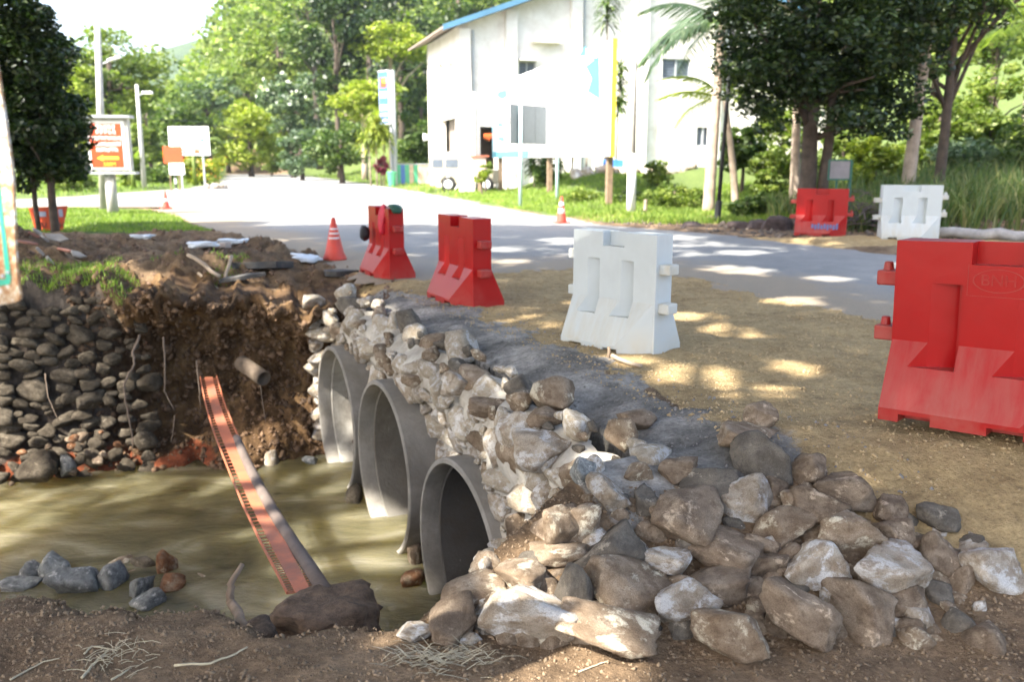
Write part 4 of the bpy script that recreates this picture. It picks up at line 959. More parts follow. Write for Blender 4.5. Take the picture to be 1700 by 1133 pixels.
b_near = barrier((2.75, 4.80, .17), (.74, -.67), M['red'], 'big red plastic barrier at the right edge with an oval embossed badge', (0, -.03), -1, 1.04)
b_white = barrier((.955, 7.62, .015), (.69, -.72), M['white_pl'], 'translucent white plastic barrier on the sand above the culvert', (0, 0), -1, 1.0)
b_white.scale = (.88, 1, 1.03)
b_red2 = barrier((-.56, 10.15, .02), (.44, -.9), M['red'], 'red plastic barrier left of the near white one, seen end-on', (0, 0), -1, 1.0)
b_red1 = barrier((-1.82, 12.65, .015), (.42, -.91), M['red'], 'red plastic barrier with a green bag hung over its top, beside the cone', (0, 0), -1, .98)
b_fred = barrier((6.5, 18.5, max(.1, gz(6.5, 18.5))), (.93, -.37), M['red'], 'faded red plastic barrier across the road in front of the dark tree', (0, 0), 1, .97)
b_fwhite = barrier((7.85, 17.4, max(.1, gz(7.85, 17.4))), (.985, -.17), M['white_pl'], 'white plastic barrier across the road by the fallen log', (0, 0), 1, 1.05)
# embossed badge: oval, frame lines and letters BNH
def text_mesh(s, size, depth=.002, name='lettering', align='CENTER'):
    cu = bpy.data.curves.new('t', 'FONT'); cu.body = s; cu.size = size; cu.extrude = depth; cu.align_x = align; cu.align_y = 'CENTER'; cu.resolution_u = 3
    ob = bpy.data.objects.new('t', cu); COL.objects.link(ob); bpy.context.view_layer.update()
    me = bpy.data.meshes.new_from_object(ob.evaluated_get(bpy.context.evaluated_depsgraph_get())); bpy.data.objects.remove(ob); me.name = name; me.materials.clear(); return me
RX90 = (math.pi / 2, 0, 0)
emb = M['red']
body = b_near.children[0]
link('lettering', text_mesh('BNH', .085, .0015), emb, body, (-.0, -BT / 2 - .001, .80), RX90)
mb = MB()
for k in range(40):
    a0, a1 = 2 * math.pi * k / 40, 2 * math.pi * (k + 1) / 40
    q = [(math.cos(a_) * r * 1.0, 0, math.sin(a_) * r * .5) for a_, r in ((a0, .125), (a1, .125), (a1, .118), (a0, .118))]
    mb.add([(x, -.003, z) for x, y, z in q] + [(x, .004, z) for x, y, z in q], [(0, 1, 2, 3), (4, 7, 6, 5), (0, 4, 5, 1), (2, 6, 7, 3)])
mb.build('badge_oval', emb, body, loc=(0, -BT / 2, .80))
MB().box((0, 0, -.085), (.30, .004, .004)).box((-.148, 0, 0), (.004, .004, .17)).build('badge_frame', emb, body, loc=(0, -BT / 2, .80))
# bag on the far red barrier
bg = rock_mesh(910, 3, 9, .3, 8); o = link('green_bag', bg, simple('green_sack', (0.02, .09, .06), .5, .4, 6, .5, 10), loc=(-1.62, 12.25, 1.0), scale=(.11, .2, .07), rot=(0, 0, .4)); tag(o, 'crumpled dark green bag draped on top of the red barrier by the cone', 'bag')
o = link('red_cloth', rock_mesh(911, 3, 9, .25), simple('red_cloth', (.5, .01, .03), .6, .3, 6), loc=(-1.83, 12.42, .84), scale=(.07, .13, .2), rot=(0.1, .1, .4)); tag(o, 'red cloth stuffed into the top notch of the red barrier by the cone', 'cloth')
o = link('black_bag', rock_mesh(912, 2, 9, .2), M['black'], loc=(-2.16, 12.78, .62), scale=(.08, .1, .12)); tag(o, 'small black bag hung on the left side of the red barrier by the cone', 'bag')
# stencil on the far red barrier
st_ = link('lettering', text_mesh('JKR 24', .17, .001), simple('blue_stencil', (.08, .1, .22), .7), b_fred.children[0], (-.12, -.215, .2), (math.atan2(SH - .07, BW / 2 - BT / 2) , 0, 0)) if False else None
mb = MB(); sl = Vector((0, -(BW / 2 - BT / 2), -(SH - .07))).normalized(); cpt = Vector((-.16, -BT / 2 - .085, SH - .195)); nr_ = Vector((0, -sl.z, sl.y)); nr_ = nr_ if nr_.y < 0 else -nr_
for k in range(9):
    c = cpt + Vector((k * .062, 0, 0)) + sl * (.02 * (k % 2)) + nr_ * .004 + sl * .06
    mb.box(c, (.042, .006, .09 + .02 * (k % 3)), M=Matrix((Vector((1, 0, 0)), nr_, -sl)).transposed())
mb.build('stencil_mark', simple('blue_stencil', (.1, .12, .25), .7), b_fred.children[0])

# ------------------------------------------------------------------ traffic cones
def cone(p, h, label, base=True, bands=()):
    t = thing('traffic_cone', p, rng.uniform(0, 1), label=label, cat='traffic cone', group='traffic cones')
    n = 20; rb, rt = h * .2, h * .045
    if base: MB().box((0, 0, .02), (h * .52, h * .52, .04)).build('base', M['cone'], t, bevel=.008)
    pr = [(rb, .04), (rb * .97, .06), (rt, h - .015), (rt * .7, h), (rt * .6, h)]
    if not base: pr = [(h * .29, 0), (h * .285, .03), (h * .225, .12), (rt, h - .015), (rt * .7, h), (rt * .6, h)]
    mb = MB(); mb.tube([(0, 0, z) for r, z in pr], [r for r, z in pr], n); o = mb.build('shell', M['cone'], t, smooth=True)
    R = lambda z: np.interp(z, [z_ for r, z_ in pr], [r for r, z_ in pr])
    for z0, z1, arcs in bands:
        for a0, a1 in arcs:
            mb = MB(); V = []; F = []; m = 10
            for k in range(m + 1):
                an = a0 + (a1 - a0) * k / m
                for z in (z0, z1): r = R(z) + .003; V.append((r * math.cos(an), r * math.sin(an), z))
            for k in range(m): F.append((2 * k, 2 * k + 2, 2 * k + 3, 2 * k + 1))
            mb.add(V, F).build('white_band', M['white'], t)
    return t
fr = -math.pi / 2
c1 = cone(P(556, 431, 0.02), .70, 'worn red cone beside the asphalt edge with rows of white lettering', False, [(.50 + d_, .53 + d_, [(fr - .9 + k * .38, fr - .62 + k * .38) for k in range(5)]) for d_ in (0, -.075, -.15)])
c1.rotation_euler[2] = 0.2
cone(P(932, 371, 0.02), .70, 'red cone with white bands on the far road edge below the billboard', True, [(.27, .40, [(0, 6.283)]), (.47, .56, [(0, 6.283)])])
cone(P(276, 347, 0.02), .62, 'tiny orange cone at the tip of the grass island on the left', True, [(.25, .35, [(0, 6.283)])])

# ------------------------------------------------------------------ foliage builders
def leaf_mesh(name, pts, size, rs_, aspect=.5, droop=0.0, flat=0.5):
    n = len(pts); r = rs_
    u = r.normal(size=(n, 3)); u[:, 2] = u[:, 2] * flat - droop; u /= np.linalg.norm(u, axis=1, keepdims=True)
    w = r.normal(size=(n, 3)); v = np.cross(u, w); v /= np.linalg.norm(v, axis=1, keepdims=True)
    s = (size * r.uniform(.6, 1.3, n))[:, None]
    a = pts - u * s * .5; b = pts + v * s * aspect * .5 - u * s * .05; c = pts + u * s * .5; d = pts - v * s * aspect * .5 - u * s * .05
    V = np.stack([a, b, c, d], 1).reshape(-1, 3)
    return fast_mesh(name, V, np.arange(4 * n).reshape(-1, 4))
def crown_pts(n, ells, clumps, cr, r, flat=.6, shell=.45):
    vol = np.array([e[1][0] * e[1][1] * e[1][2] for e in ells]); vol = vol / vol.sum(); C = []
    for e, f in zip(ells, vol):
        k = max(2, int(round(clumps * f))); d = r.normal(size=(k, 3)); d /= np.linalg.norm(d, axis=1, keepdims=True)
        C.append(np.array(e[0]) + d * np.array(e[1]) * (shell + (1 - shell) * r.uniform(0, 1, (k, 1)) ** .6))
    C = np.vstack(C); ci = r.randint(0, len(C), n); sc = (cr * r.uniform(.5, 1.4, len(C)))[ci][:, None]
    q = r.normal(size=(n, 3)); q /= np.linalg.norm(q, axis=1, keepdims=True); q = q * r.uniform(.25, 1, (n, 1)) ** .5
    return C[ci] + q * sc * np.array([1, 1, flat]), C
def trunk_mesh(h, r0, r1, lean, ends, seed, n=8):
    mb = MB(); rr_ = random.Random(seed); pts = [Vector((lean[0] * f + rr_.uniform(-.04, .04) * h * .2, lean[1] * f, h * f)) for f in (0, .15, .35, .6, .8, 1)]
    pts[0] = Vector((0, 0, -.15)); mb.tube(pts, list(np.linspace(r0 * 1.25, r1, 6)), n)
    for e in ends:
        f = rr_.uniform(.45, .95); s = Vector((lean[0] * f, lean[1] * f, h * f)); e = Vector(e); m_ = s.lerp(e, .5) + Vector((0, 0, (e - s).length * .1)); rb = r1 + (r0 - r1) * (1 - f)
        mb.tube([s, m_, e], [rb * .55, rb * .35, rb * .12], 6)
    return mb.mesh('trunk', True)
def make_tree(name, base, ells, n, leaf, mat, label, cat='tree', clumps=40, cr=.8, trunk=(3, .2, .1), lean=(0, 0), bark='bark', seed=1, group=None, extra=None, flat=.6, droop=0, shell=.45, aspect=.5):
    t = thing(name, base, label=label, cat=cat, group=group); r = np.random.RandomState(seed)
    pts, C = crown_pts(n, ells, clumps, cr, r, flat, shell)
    sel = C[r.choice(len(C), min(len(C), 12), False)]
    link('trunk', trunk_mesh(trunk[0], trunk[1], trunk[2], lean, [c * .92 for c in sel if c[2] > .5], seed), M[bark], t)
    link('crown', leaf_mesh('crown', pts, leaf, r, aspect, droop), M[mat], t)
    if extra:
        k = r.choice(len(pts), extra[1], False); link(extra[2], leaf_mesh(extra[2], pts[k] * 1.02 + [0, 0, .05], leaf * extra[3], r, .8), M[extra[0]], t)['kind'] = 'stuff'
    return t
def px_tree(px, Y, top, bot, wpx, n, leaf, mat, label, depth=1.0, lobes=5, name='tree', cat='tree', cr=None, bark='bark', seed=None, group='trees behind the road', extra=None, flat=.6, tr=None, base=None, droop=0, flatcrown=1.0, shell=.45, clumps=None):
    seed = seed or int(px * 7 + Y); r = random.Random(seed)
    c = PY(px, (top + bot) / 2, Y); hz = (PY(px, top, Y).z - PY(px, bot, Y).z) / 2; hw = wpx / 2 / FPX * Y
    gzv = G(c.x, Y) if base is None else base; b = Vector((c.x, Y, gzv)); cc = c - b
    ells = [((cc.x, cc.y, cc.z), (hw * .75, hw * .75 * depth, hz * .8))]
    for k in range(lobes):
        a = r.uniform(0, 6.28); f = r.uniform(-.6, .6)
        ells.append(((cc.x + math.cos(a) * hw * .55, cc.y + math.sin(a) * hw * .5 * depth, cc.z + f * hz), (hw * r.uniform(.3, .48), hw * r.uniform(.3, .45) * depth, hz * r.uniform(.28, .42) * flatcrown)))
    h = max(.4, cc.z + hz * .3)
    return make_tree(name, b, ells, n, leaf, mat, label, cat, clumps or int(18 + n / 120), cr or hw * .28, (h, tr or max(.05, hw * .07), max(.02, hw * .03)), seed=seed, bark=bark, group=group, extra=extra, flat=flat, droop=droop, shell=shell)

# ------------------------------------------------------------------ big shade trees over and behind the viewer
def shade_tree(base, h, ells, n, label, seed, r0=.38):
    t = thing('shade_tree', (base[0], base[1], G(base[0], base[1])), label=label, cat='tree', group='tall trees beside and behind the viewer')
    r = np.random.RandomState(seed); pts, C = crown_pts(n, [((c[0] - base[0], c[1] - base[1], c[2]), e) for c, e in ells], int(n / 55), .8, r, .45, .0)
    wp = pts + np.array([base[0], base[1], 0])
    k = wp[:, 2] / SUN.z; gx, gy = wp[:, 0] - SUN.x * k, wp[:, 1] - SUN.y * k      # where each leaf's shadow lands
    bnd = np.interp(gx, [-14, -10, -7, -4, -2, 3, 5, 7, 9, 12], [19.6, 20.3, 21.8, 23.0, 22.6, 22.2, 22.6, 24.5, 25, 24])
    keep = gy < bnd + r.uniform(-.25, .25, len(gx))
    for tx, ty, tz, rad in PATCH:
        rad = rad * 1.5                                                    # openings in the crown that let sun spots through
        kk = (wp[:, 2] - tz) / SUN.z; dx = wp[:, 0] - SUN.x * kk - tx; dy = wp[:, 1] - SUN.y * kk - ty
        keep &= np.hypot(dx, dy) > rad * r.uniform(.62, 1.05, len(gx))
    # never in view
    vis = (wp[:, 1] > 0.3) & (np.abs(wp[:, 0]) < .66 * wp[:, 1] + .3) & ((wp[:, 2] - HC) < .20 * wp[:, 1] + .3)
    keep &= ~vis
    sel = C[r.choice(len(C), 26, False)]; ends = []
    for c in sel:
        w_ = c + np.array([base[0], base[1], 0]); ends.append(c)
    link('trunk', trunk_mesh(h, r0, .16, (0, 0), [Vector(c) for c in ends], seed, 12), M['bark'], t)
    link('crown', leaf_mesh('crown', pts[keep], .30, r, .62, 0, .35), M['lf_canopy'], t)
    return t
def spot(px, py, rad, z=None, Yv=None):
    p = hit(px, py, 2, 26) if z is None else P(px, py, z)
    return (p.x, p.y, p.z, rad)
PATCH = [
 (-1.25, 2.1, 1.6, .5), (-1.35, 2.1, 2.1, .45), (-1.3, 2.1, 1.35, .4),
 (*fp(470, 690, .2), .42), (*fp(405, 560, .3), .2), (*fp(425, 720, .3), .25), (*wpt(5.1, 0, -.1), .35), (*wpt(5.1, 0, -.6), .35), (*wpt(5.1, 0, -1.2), .35),
 spot(470, 490, .5), spot(420, 500, .3), spot(400, 430, .25),
 (*wpt(4.0, .1, -1.5), .5), (*wpt(3.7, -.4, -1.6), .4),
 spot(520, 800, .75, WATER), spot(600, 870, .65, WATER), spot(470, 850, .45, WATER), spot(560, 950, .45, WATER), spot(660, 860, .45, WATER), spot(430, 800, .4, WATER), spot(620, 960, .35, WATER), spot(640, 900, .5, WATER), spot(500, 760, .4, WATER),
 (*path[1], .25), (*path[4], .4), (*path[3], .25),
 spot(1010, 700, .14), spot(1040, 750, .18), spot(985, 850, .16), spot(940, 900, .2), spot(1080, 590, .22), spot(1180, 610, .32), spot(1270, 640, .26), spot(1350, 600, .2),
 spot(1000, 500, .2), spot(1240, 545, .3), spot(1340, 500, .35), spot(1160, 520, .25), spot(1250, 455, .5), spot(1080, 470, .3), spot(870, 440, .35), spot(930, 405, .4), spot(1250, 425, .45), spot(1400, 470, .3),
 spot(700, 392, .3), spot(850, 420, .4), spot(700, 430, .25), spot(760, 410, .25), spot(430, 440, .3), spot(290, 470, .3), spot(230, 440, .25), spot(620, 480, .15), spot(660, 510, .2), spot(720, 550, .15),
 (1.05, 7.35, .45, .08),
 spot(880, 760, .12), (*wpt(-1.0, -.2, -.5), .16), (*wpt(.9, -.2, -.45), .14), (*wpt(-.6, -.3, -.9), .1), (*wpt(2.6, -.1, -.3), .1), (*wpt(1.2, -.2, -1.2), .1),
 spot(230, 500, .25), spot(140, 470, .2), (*fp(40, 600, 0), .12), (*fp(120, 530, 0), .15),
]
NS = [((-9.5, 3.5), 8.5, [((-7.5, 3.0, 9.2), (6.0, 5.5, 1.8)), ((-9, 9, 9.5), (6, 5, 1.8)), ((-4.0, 6.0, 9.6), (4.5, 5, 1.6)), ((-9, -2.5, 9.2), (5.5, 4.5, 1.7))], 42000, 'tall spreading tree left of the viewer, crown arching over the stream', 1),
      ((-15.5, 12.5), 9, [((-14, 12, 9.8), (6.5, 7, 2)), ((-12, 16.5, 10), (7, 4.5, 1.8)), ((-18, 9, 9.5), (5, 6, 2)), ((-6.5, 14.5, 10.6), (5, 5, 1.5)), ((1.5, 17.5, 11), (5, 4, 1.5)), ((1.2, 11.8, 10.3), (4, 4, 1.3))], 60000, 'tall spreading tree on the far left bank outside the picture', 2),
      ((-4.5, -4.5), 8, [((-4.5, -1.0, 9.2), (6.5, 4.5, 1.8)), ((1, 1.5, 9.8), (5, 5, 1.6)), ((-1.5, 8.5, 10.0), (4.5, 5, 1.4)), ((1.5, 14, 11), (5, 6, 1.5)), ((-6, -4, 9), (4, 3, 1.2))], 44000, 'tall spreading tree behind the viewer, crown over the road', 3)]
for a in NS: shade_tree(*a)

# ------------------------------------------------------------------ trees in the picture
px_tree(38, 20.3, -110, 378, 182, 42000, .15, 'lf_dark', 'dense dark weeping tree at the left edge behind the fallen orange sign', 1.0, 8, seed=31, cr=.45, tr=.05, group=None, clumps=170)
make_tree('tree', (PY(92, 380, 20.0).x, 20.0, 0.0), [((-.1, 0, 2.6), (1.0, 1.0, .9))], 3500, .14, 'lf_dark', 'slim dark sapling whose trunk stands in front of the fallen orange sign', trunk=(2.4, .085, .06), cr=.3, clumps=36, seed=32)
# right-hand dark trees
tb = PY(1335, 380, 21.5)
make_tree('tree', (tb.x, 21.5, G(tb.x, 21.5)), [((-.2, 0, 4.7), (2.2, 1.8, 1.7)), ((1.3, .2, 4.9), (1.8, 1.6, 1.7)), ((-1.3, 0, 4.9), (1.2, 1.3, 1.3)), ((-.6, -.1, 3.7), (1.6, 1.3, 1.0)), ((.8, 0, 4.0), (1.8, 1.5, 1.1)), ((.0, -.3, 2.7), (1.6, 1.2, .7)), ((1.5, -.2, 2.55), (1.2, 1, .6)), ((-1.2, -.2, 2.9), (1.1, 1, .7)), ((1.6, 0, 3.4), (1.5, 1.2, .9)), ((-1.7, 0, 3.5), (.9, 1.0, .9)), ((2.3, .3, 3.2), (1.0, 1, .8)), ((.5, 0, 7), (2.6, 2, 1.5))],
          46000, .15, 'lf_dark', 'big dark tree with twin trunks behind the far red barrier', trunk=(3.6, .2, .14), clumps=300, cr=.5, seed=33)
tt = COL.objects[-2]
link('trunk', trunk_mesh(3.4, .13, .09, (.15, 0), [], 77), M['bark'], COL.objects['tree.002'] if 'tree.002' in COL.objects else None, (.32, -.1, 0))
tb2 = PY(1500, 380, 24)
make_tree('tree', (tb2.x + .6, 23.5, G(tb2.x + .6, 23.5)), [((-.9, 0, 4.6), (1.5, 1.4, 1.3)), ((-.6, 0, 5.6), (2.0, 1.8, 1.6)), ((1.2, 0, 6.6), (2.4, 1.8, 1.3)), ((3.0, 0, 7.2), (2.0, 1.6, 1.0))], 22000, .16, 'lf_dark', 'dark tree overhanging the white barrier by the log, branches reaching right', trunk=(5, .13, .09), clumps=140, cr=.5, seed=34)
# background trees
BG = [
 (182, 72, 26, 235, 176, 9500, .42, 'lf_light', 'tall airy light-green tree behind the utility pole', dict(lobes=10, shell=.4, cr=1.3, flat=.5)),
 (118, 64, 70, 300, 110, 3000, .4, 'lf_yellow', 'yellow-green tree peeping out beside the dark tree', {}),
 (140, 96, 90, 300, 170, 4200, .5, 'lf_light', 'broad light tree far behind the orange advertising sign', {}),
 (228, 104, 124, 290, 150, 4200, .5, 'lf_mid', 'mid-green tree far behind the street lamp', {}),
 (60, 90, 60, 300, 160, 3600, .5, 'lf_mid', 'tree behind the dark weeping tree at the left', {}),
 (375, 108, 130, 290, 110, 3600, .5, 'lf_light', 'light tree left of the round yellow-green one', {}),
 (300, 88, 130, 285, 120, 3600, .5, 'lf_mid', 'mid-green tree behind the white road sign', {}),
 (345, 98, 116, 282, 100, 3000, .5, 'lf_blue', 'grey-green tree under the distant hill', {}),
 (245, 92, 132, 292, 90, 2600, .5, 'lf_light', 'light-green tree behind the second lamp pole', {}),
 (414, 90, 156, 290, 122, 5200, .45, 'lf_yellow', 'round dense yellow-green tree at the bend of the road', dict(shell=.7)),
 (405, 125, 104, 200, 110, 3000, .7, 'lf_light', 'light tree on the lower edge of the hillside', {}),
 (462, 118, 0, 200, 150, 4600, .7, 'lf_light', 'broad light-green tree on the hillside skyline', {}),
 (520, 110, -70, 130, 150, 4200, .7, 'lf_mid', 'tall tree at the top of the hillside left of the vine-hung trees', {}),
 (556, 80, -70, 220, 120, 5200, .5, 'lf_dark', 'tall dark tree hung with vines on the hillside', dict(droop=.8)),
 (482, 84, 104, 250, 116, 4200, .42, 'lf_blue', 'grey-green tree dotted with white blossom', dict(extra=('lf_flower', 420, 'blossom', .9))),
 (648, 82, 36, 112, 160, 4200, .4, 'lf_yellow', 'flat-topped yellow-green tree left of the hall roof', dict(flat=.3, flatcrown=.6, bark='bark_pale')),
 (602, 72, 126, 205, 140, 3600, .4, 'lf_yellow', 'spreading yellow-green tree above the blue pole sign', dict(flat=.3, flatcrown=.6, bark='bark_pale')),
 (664, 98, -90, 250, 150, 5600, .6, 'lf_dark', 'tall dark tree behind the flat-topped one', dict(droop=.6)),
 (700, 84, 100, 292, 70, 2400, .45, 'lf_mid', 'mid-green tree against the left wall of the hall', dict(droop=.5)),
 (566, 64, 196, 300, 120, 3600, .36, 'lf_mid', 'bushy tree behind the grass verge left of the blue sign', {}),
 (500, 74, 205, 298, 96, 2800, .4, 'lf_blue', 'low bushy tree at the far verge under the blossom tree', {}),
 (690, 62, 190, 296, 80, 2200, .34, 'lf_mid', 'low tree between the blue sign and the parked van', {}),
 (760, 120, -90, 120, 180, 4600, .7, 'lf_mid', 'tree crown rising over the hall roof', {}),
 (610, 130, -110, 60, 150, 3600, .8, 'lf_light', 'pale tree high on the hillside', {}),
 (450, 96, 250, 290, 60, 1500, .36, 'lf_light', 'small pale tree beside the round yellow-green one', {}),
 (330, 62, 258, 312, 90, 2600, .28, 'lf_yellow', 'yellow-green shrub with orange tips under the white road sign', dict(extra=('lf_orange', 260, 'orange_tips', .8), name='shrub', cat='shrub')),
 (262, 60, 270, 314, 60, 1500, .28, 'lf_mid', 'dark green shrub behind the orange square sign', dict(name='shrub', cat='shrub')),
 (215, 52, 240, 312, 50, 1500, .3, 'lf_light', 'light shrub between the two lamp poles', dict(name='shrub', cat='shrub')),
 (120, 46, 285, 325, 90, 1800, .22, 'lf_light', 'sunlit low shrub behind the orange advertising sign', dict(name='shrub', cat='shrub')),
 (632, 57, 256, 292, 30, 900, .2, 'lf_red', 'crimson-leaved shrub at the foot of the blue pole sign', dict(name='shrub', cat='shrub')),
 (800, 40, 282, 308, 26, 700, .14, 'lf_yellow', 'small bright shrub beside the gate pillar', dict(name='shrub', cat='shrub')),
 (806, 43, 268, 300, 26, 600, .16, 'lf_light', 'loose shrub in front of the hall doorway', dict(name='shrub', cat='shrub')),
 (900, 40, 268, 318, 46, 1600, .2, 'lf_mid', 'leafy climber mound under the billboard', dict(name='shrub', cat='shrub', droop=.8)),
 (964, 31, 316, 342, 66, 1600, .13, 'lf_light', 'low weedy shrub behind the far cone', dict(name='shrub', cat='shrub')),
 (1046, 30, 316, 345, 70, 1700, .13, 'lf_mid', 'low dark weeds beside the white pole', dict(name='shrub', cat='shrub')),
 (1092, 33, 262, 306, 56, 1700, .14, 'lf_light', 'round pale-green bush right of the white pole', dict(name='shrub', cat='shrub')),
 (1120, 28, 300, 350, 110, 2600, .13, 'lf_light', 'sunlit weeds on the verge left of the palm', dict(name='shrub', cat='shrub')),
 (1235, 30, 195, 300, 90, 3800, .2, 'lf_mid', 'leafy bush behind the black pole', dict(name='shrub', cat='shrub')),
 (1275, 27, 240, 345, 90, 3400, .16, 'lf_light', 'bright bush left of the dark tree trunk', dict(name='shrub', cat='shrub')),
 (1240, 24, 318, 366, 80, 2200, .12, 'lf_mid', 'low dark-green bush behind the soil heap', dict(name='shrub', cat='shrub')),
 (1300, 34, 150, 300, 120, 3600, .22, 'lf_light', 'light tree behind the dark trunk', {}),
 (1400, 30, 195, 330, 110, 4200, .18, 'lf_light', 'bright bushy growth right of the dark trunk', dict(name='shrub', cat='shrub')),
 (1455, 27, 210, 340, 110, 3800, .17, 'lf_yellow', 'yellow-green shrub left of the tan palm trunk', dict(name='shrub', cat='shrub')),
 (1560, 29, 130, 300, 140, 5600, .19, 'lf_light', 'big sunlit shrub on the slope right of the tan palm trunk', dict(name='shrub', cat='shrub')),
 (1650, 30, 90, 290, 150, 6000, .2, 'lf_light', 'tall sunlit shrub at the right edge of the slope', dict(name='shrub', cat='shrub')),
 (1610, 27, 220, 330, 130, 3600, .17, 'lf_blue', 'grey-green shrub low on the right slope', dict(name='shrub', cat='shrub')),
 (1720, 26, 160, 340, 140, 3600, .18, 'lf_mid', 'mid-green shrub at the right edge of the picture', dict(name='shrub', cat='shrub')),
 (1660, 45, -30, 120, 200, 4600, .32, 'lf_light', 'pale tree at the top right behind the slope', {}),
 (1560, 52, -60, 160, 200, 4600, .35, 'lf_mid', 'mid-green tree behind the right-hand slope', {}),
 (1400, 48, -40, 230, 220, 5200, .33, 'lf_light', 'light tree filling the gap behind the dark crown', {}),
]
for px, Yd, top, bot, w, n, leaf, mt, lb, kw in BG:
    kw = dict(kw); cat = kw.get('cat', 'tree'); kw.setdefault('group', 'trees behind the road' if cat == 'tree' else 'shrubs along the verge')
    px_tree(px, Yd, top, bot, w, n, leaf, mt, lb, **kw)
# far wood on the hillside: one mass nobody could count
r = np.random.RandomState(77); n = 36000
hx0 = r.uniform(-70, 30, 900); hy0 = r.uniform(112, 185, 900); hz0 = land(hx0, hy0)
k = r.randint(0, 900, n); q = r.normal(size=(n, 3)); q /= np.linalg.norm(q, axis=1, keepdims=True)
sz = r.uniform(1.6, 3.4, 900)[k][:, None]
pts = np.stack([hx0[k], hy0[k], hz0[k] + 2.5], -1) + q * sz * [1, 1, .8]
tag(link('hillside_wood', leaf_mesh('hillside_wood', pts, 1.1, r, .7), M['lf_light']), 'light green wood covering the hillside behind the road', 'wood', kind='stuff')

# palms, banana, dracaenas
def frond_mesh(L=2.4, n=34, droop=1.0, seed=0, w=.5):
    mb = MB(); rr_ = random.Random(seed); pts = []
    for i in range(13):
        f = i / 12; pts.append(Vector((L * (f - .12 * f * f), 0, L * (.35 * f - .62 * droop * f * f))))
    mb.tube(pts, list(np.linspace(.022, .006, 13)), 5)
    for i in range(n):
        f = .12 + .87 * i / n; k = f * 12; a = pts[int(k)].lerp(pts[min(12, int(k) + 1)], k - int(k)); ll = w * math.sin(min(1, f * 1.15 + .12) * math.pi * .85) + .08
        for sg in (-1, 1):
            d = Vector((.45, sg * .75, -.35 - .4 * rr_.random())).normalized(); e = a + d * ll; wv = Vector((.022, 0, .006))
            mb.add([a - wv, a + wv, a.lerp(e, .6) + wv * .8, e], [(0, 1, 2, 3)])
    return mb.mesh('frond')
FR = [frond_mesh(2.6, 36, d, i, .55) for i, d in enumerate((.7, 1.0, 1.3))]
def palm(base, h, lean, label, mat='lf_light', nf=13, L=1.0, r0=.15, bark='bark_pale', seed=0, up=0.3):
    t = thing('palm_tree', base, label=label, cat='palm tree', group='palm trees'); rr_ = random.Random(seed)
    pts = [Vector((lean[0] * f ** 1.3, lean[1] * f, h * f)) for f in np.linspace(0, 1, 22)]; pts[0].z -= .2
    rad = [r0 * (1.35 - .6 * f) * (1 + .06 * (i % 2)) for i, f in enumerate(np.linspace(0, 1, 22))]
    mb = MB(); mb.tube(pts, rad, 12); mb.build('trunk', M[bark], t, smooth=True)
    for k in range(nf):
        a = 2.4 * k + rr_.uniform(-.2, .2); tl = up + rr_.uniform(-.7, .55) 
        fm_ = FR[k % 3]; key = (fm_.name, mat)
        if key not in _bm:
            c = fm_.copy(); c.materials.clear(); c.materials.append(M[mat]); _bm[key] = c
        link('frond', _bm[key], None, t, pts[-1], (0, -tl, a), (L, L, L))
    return t
pb = PY(1176, 350, 26.0); pt_ = PY(1200, 35, 26.0)
palm((pb.x, 26.0, G(pb.x, 26)), pt_.z - G(pb.x, 26), (pt_.x - pb.x, 0), 'tall palm with a pale leaning trunk in front of the white hall', 'lf_blue', 17, 1.15, .13, seed=1)
pb = PY(1222, 330, 27.5); palm((pb.x, 27.5, G(pb.x, 27.5)), 3.3, (-.5, 0), 'short yellow-green palm behind the tall leaning palm', 'lf_yellow', 10, .9, .09, seed=2, up=.5)
pb = PY(1318, 345, 25); palm((pb.x, 25, G(pb.x, 25)), 3.6, (-.15, 0), 'slim palm just left of the dark tree trunk', 'lf_light', 9, .8, .11, seed=3)
pb = PY(1504, 330, 22.5); palm((pb.x, 22.5, G(pb.x, 22.5)), 5.6, (.25, 0), 'palm with a bare tan trunk above the far white barrier', 'lf_mid', 11, .9, .13, seed=4)
pb = PY(1690, 150, 33); palm((pb.x + .5, 33, G(pb.x, 33)), 4.2, (-.3, 0), 'sunlit palm at the top of the right-hand slope', 'lf_light', 13, 1.25, .14, seed=5)
def strap_plant(name, base, stems, label, cat, mat, L=.6, w=.06, n=26, group=None, bark='bark_pale', seed=0):
    t = thing(name, base, label=label, cat=cat, group=group); rr_ = random.Random(seed); lm = MB(); tm = MB()
    for sx, sy, h, heads in stems:
        tm.tube([(sx, sy, -.1), (sx * 1.1, sy, h * .5), (sx * 1.2, sy, h)], [.06, .045, .03], 7)
        for hz_ in heads:
            for k in range(n):
                a = rr_.uniform(0, 6.28); e = rr_.uniform(-.5, 1.1); l = L * rr_.uniform(.7, 1.1); c = Vector((sx * 1.2, sy, hz_ + rr_.uniform(-.15, .15)))
                d = Vector((math.cos(a) * math.cos(e), math.sin(a) * math.cos(e), math.sin(e))); s = Vector((-math.sin(a), math.cos(a), 0)) * w / 2
                m1 = c + d * l * .5; m2 = c + d * l * .85 + Vector((0, 0, -l * .18)); m3 = c + d * l + Vector((0, 0, -l * .42))
                lm.add([c - s * .4, c + s * .4, m1 + s, m1 - s, m2 + s * .7, m2 - s * .7, m3], [(0, 1, 2, 3), (3, 2, 4, 5), (5, 4, 6)])
    tm.build('stem', M[bark], t, smooth=True); lm.build('leaves', M[mat], t); return t
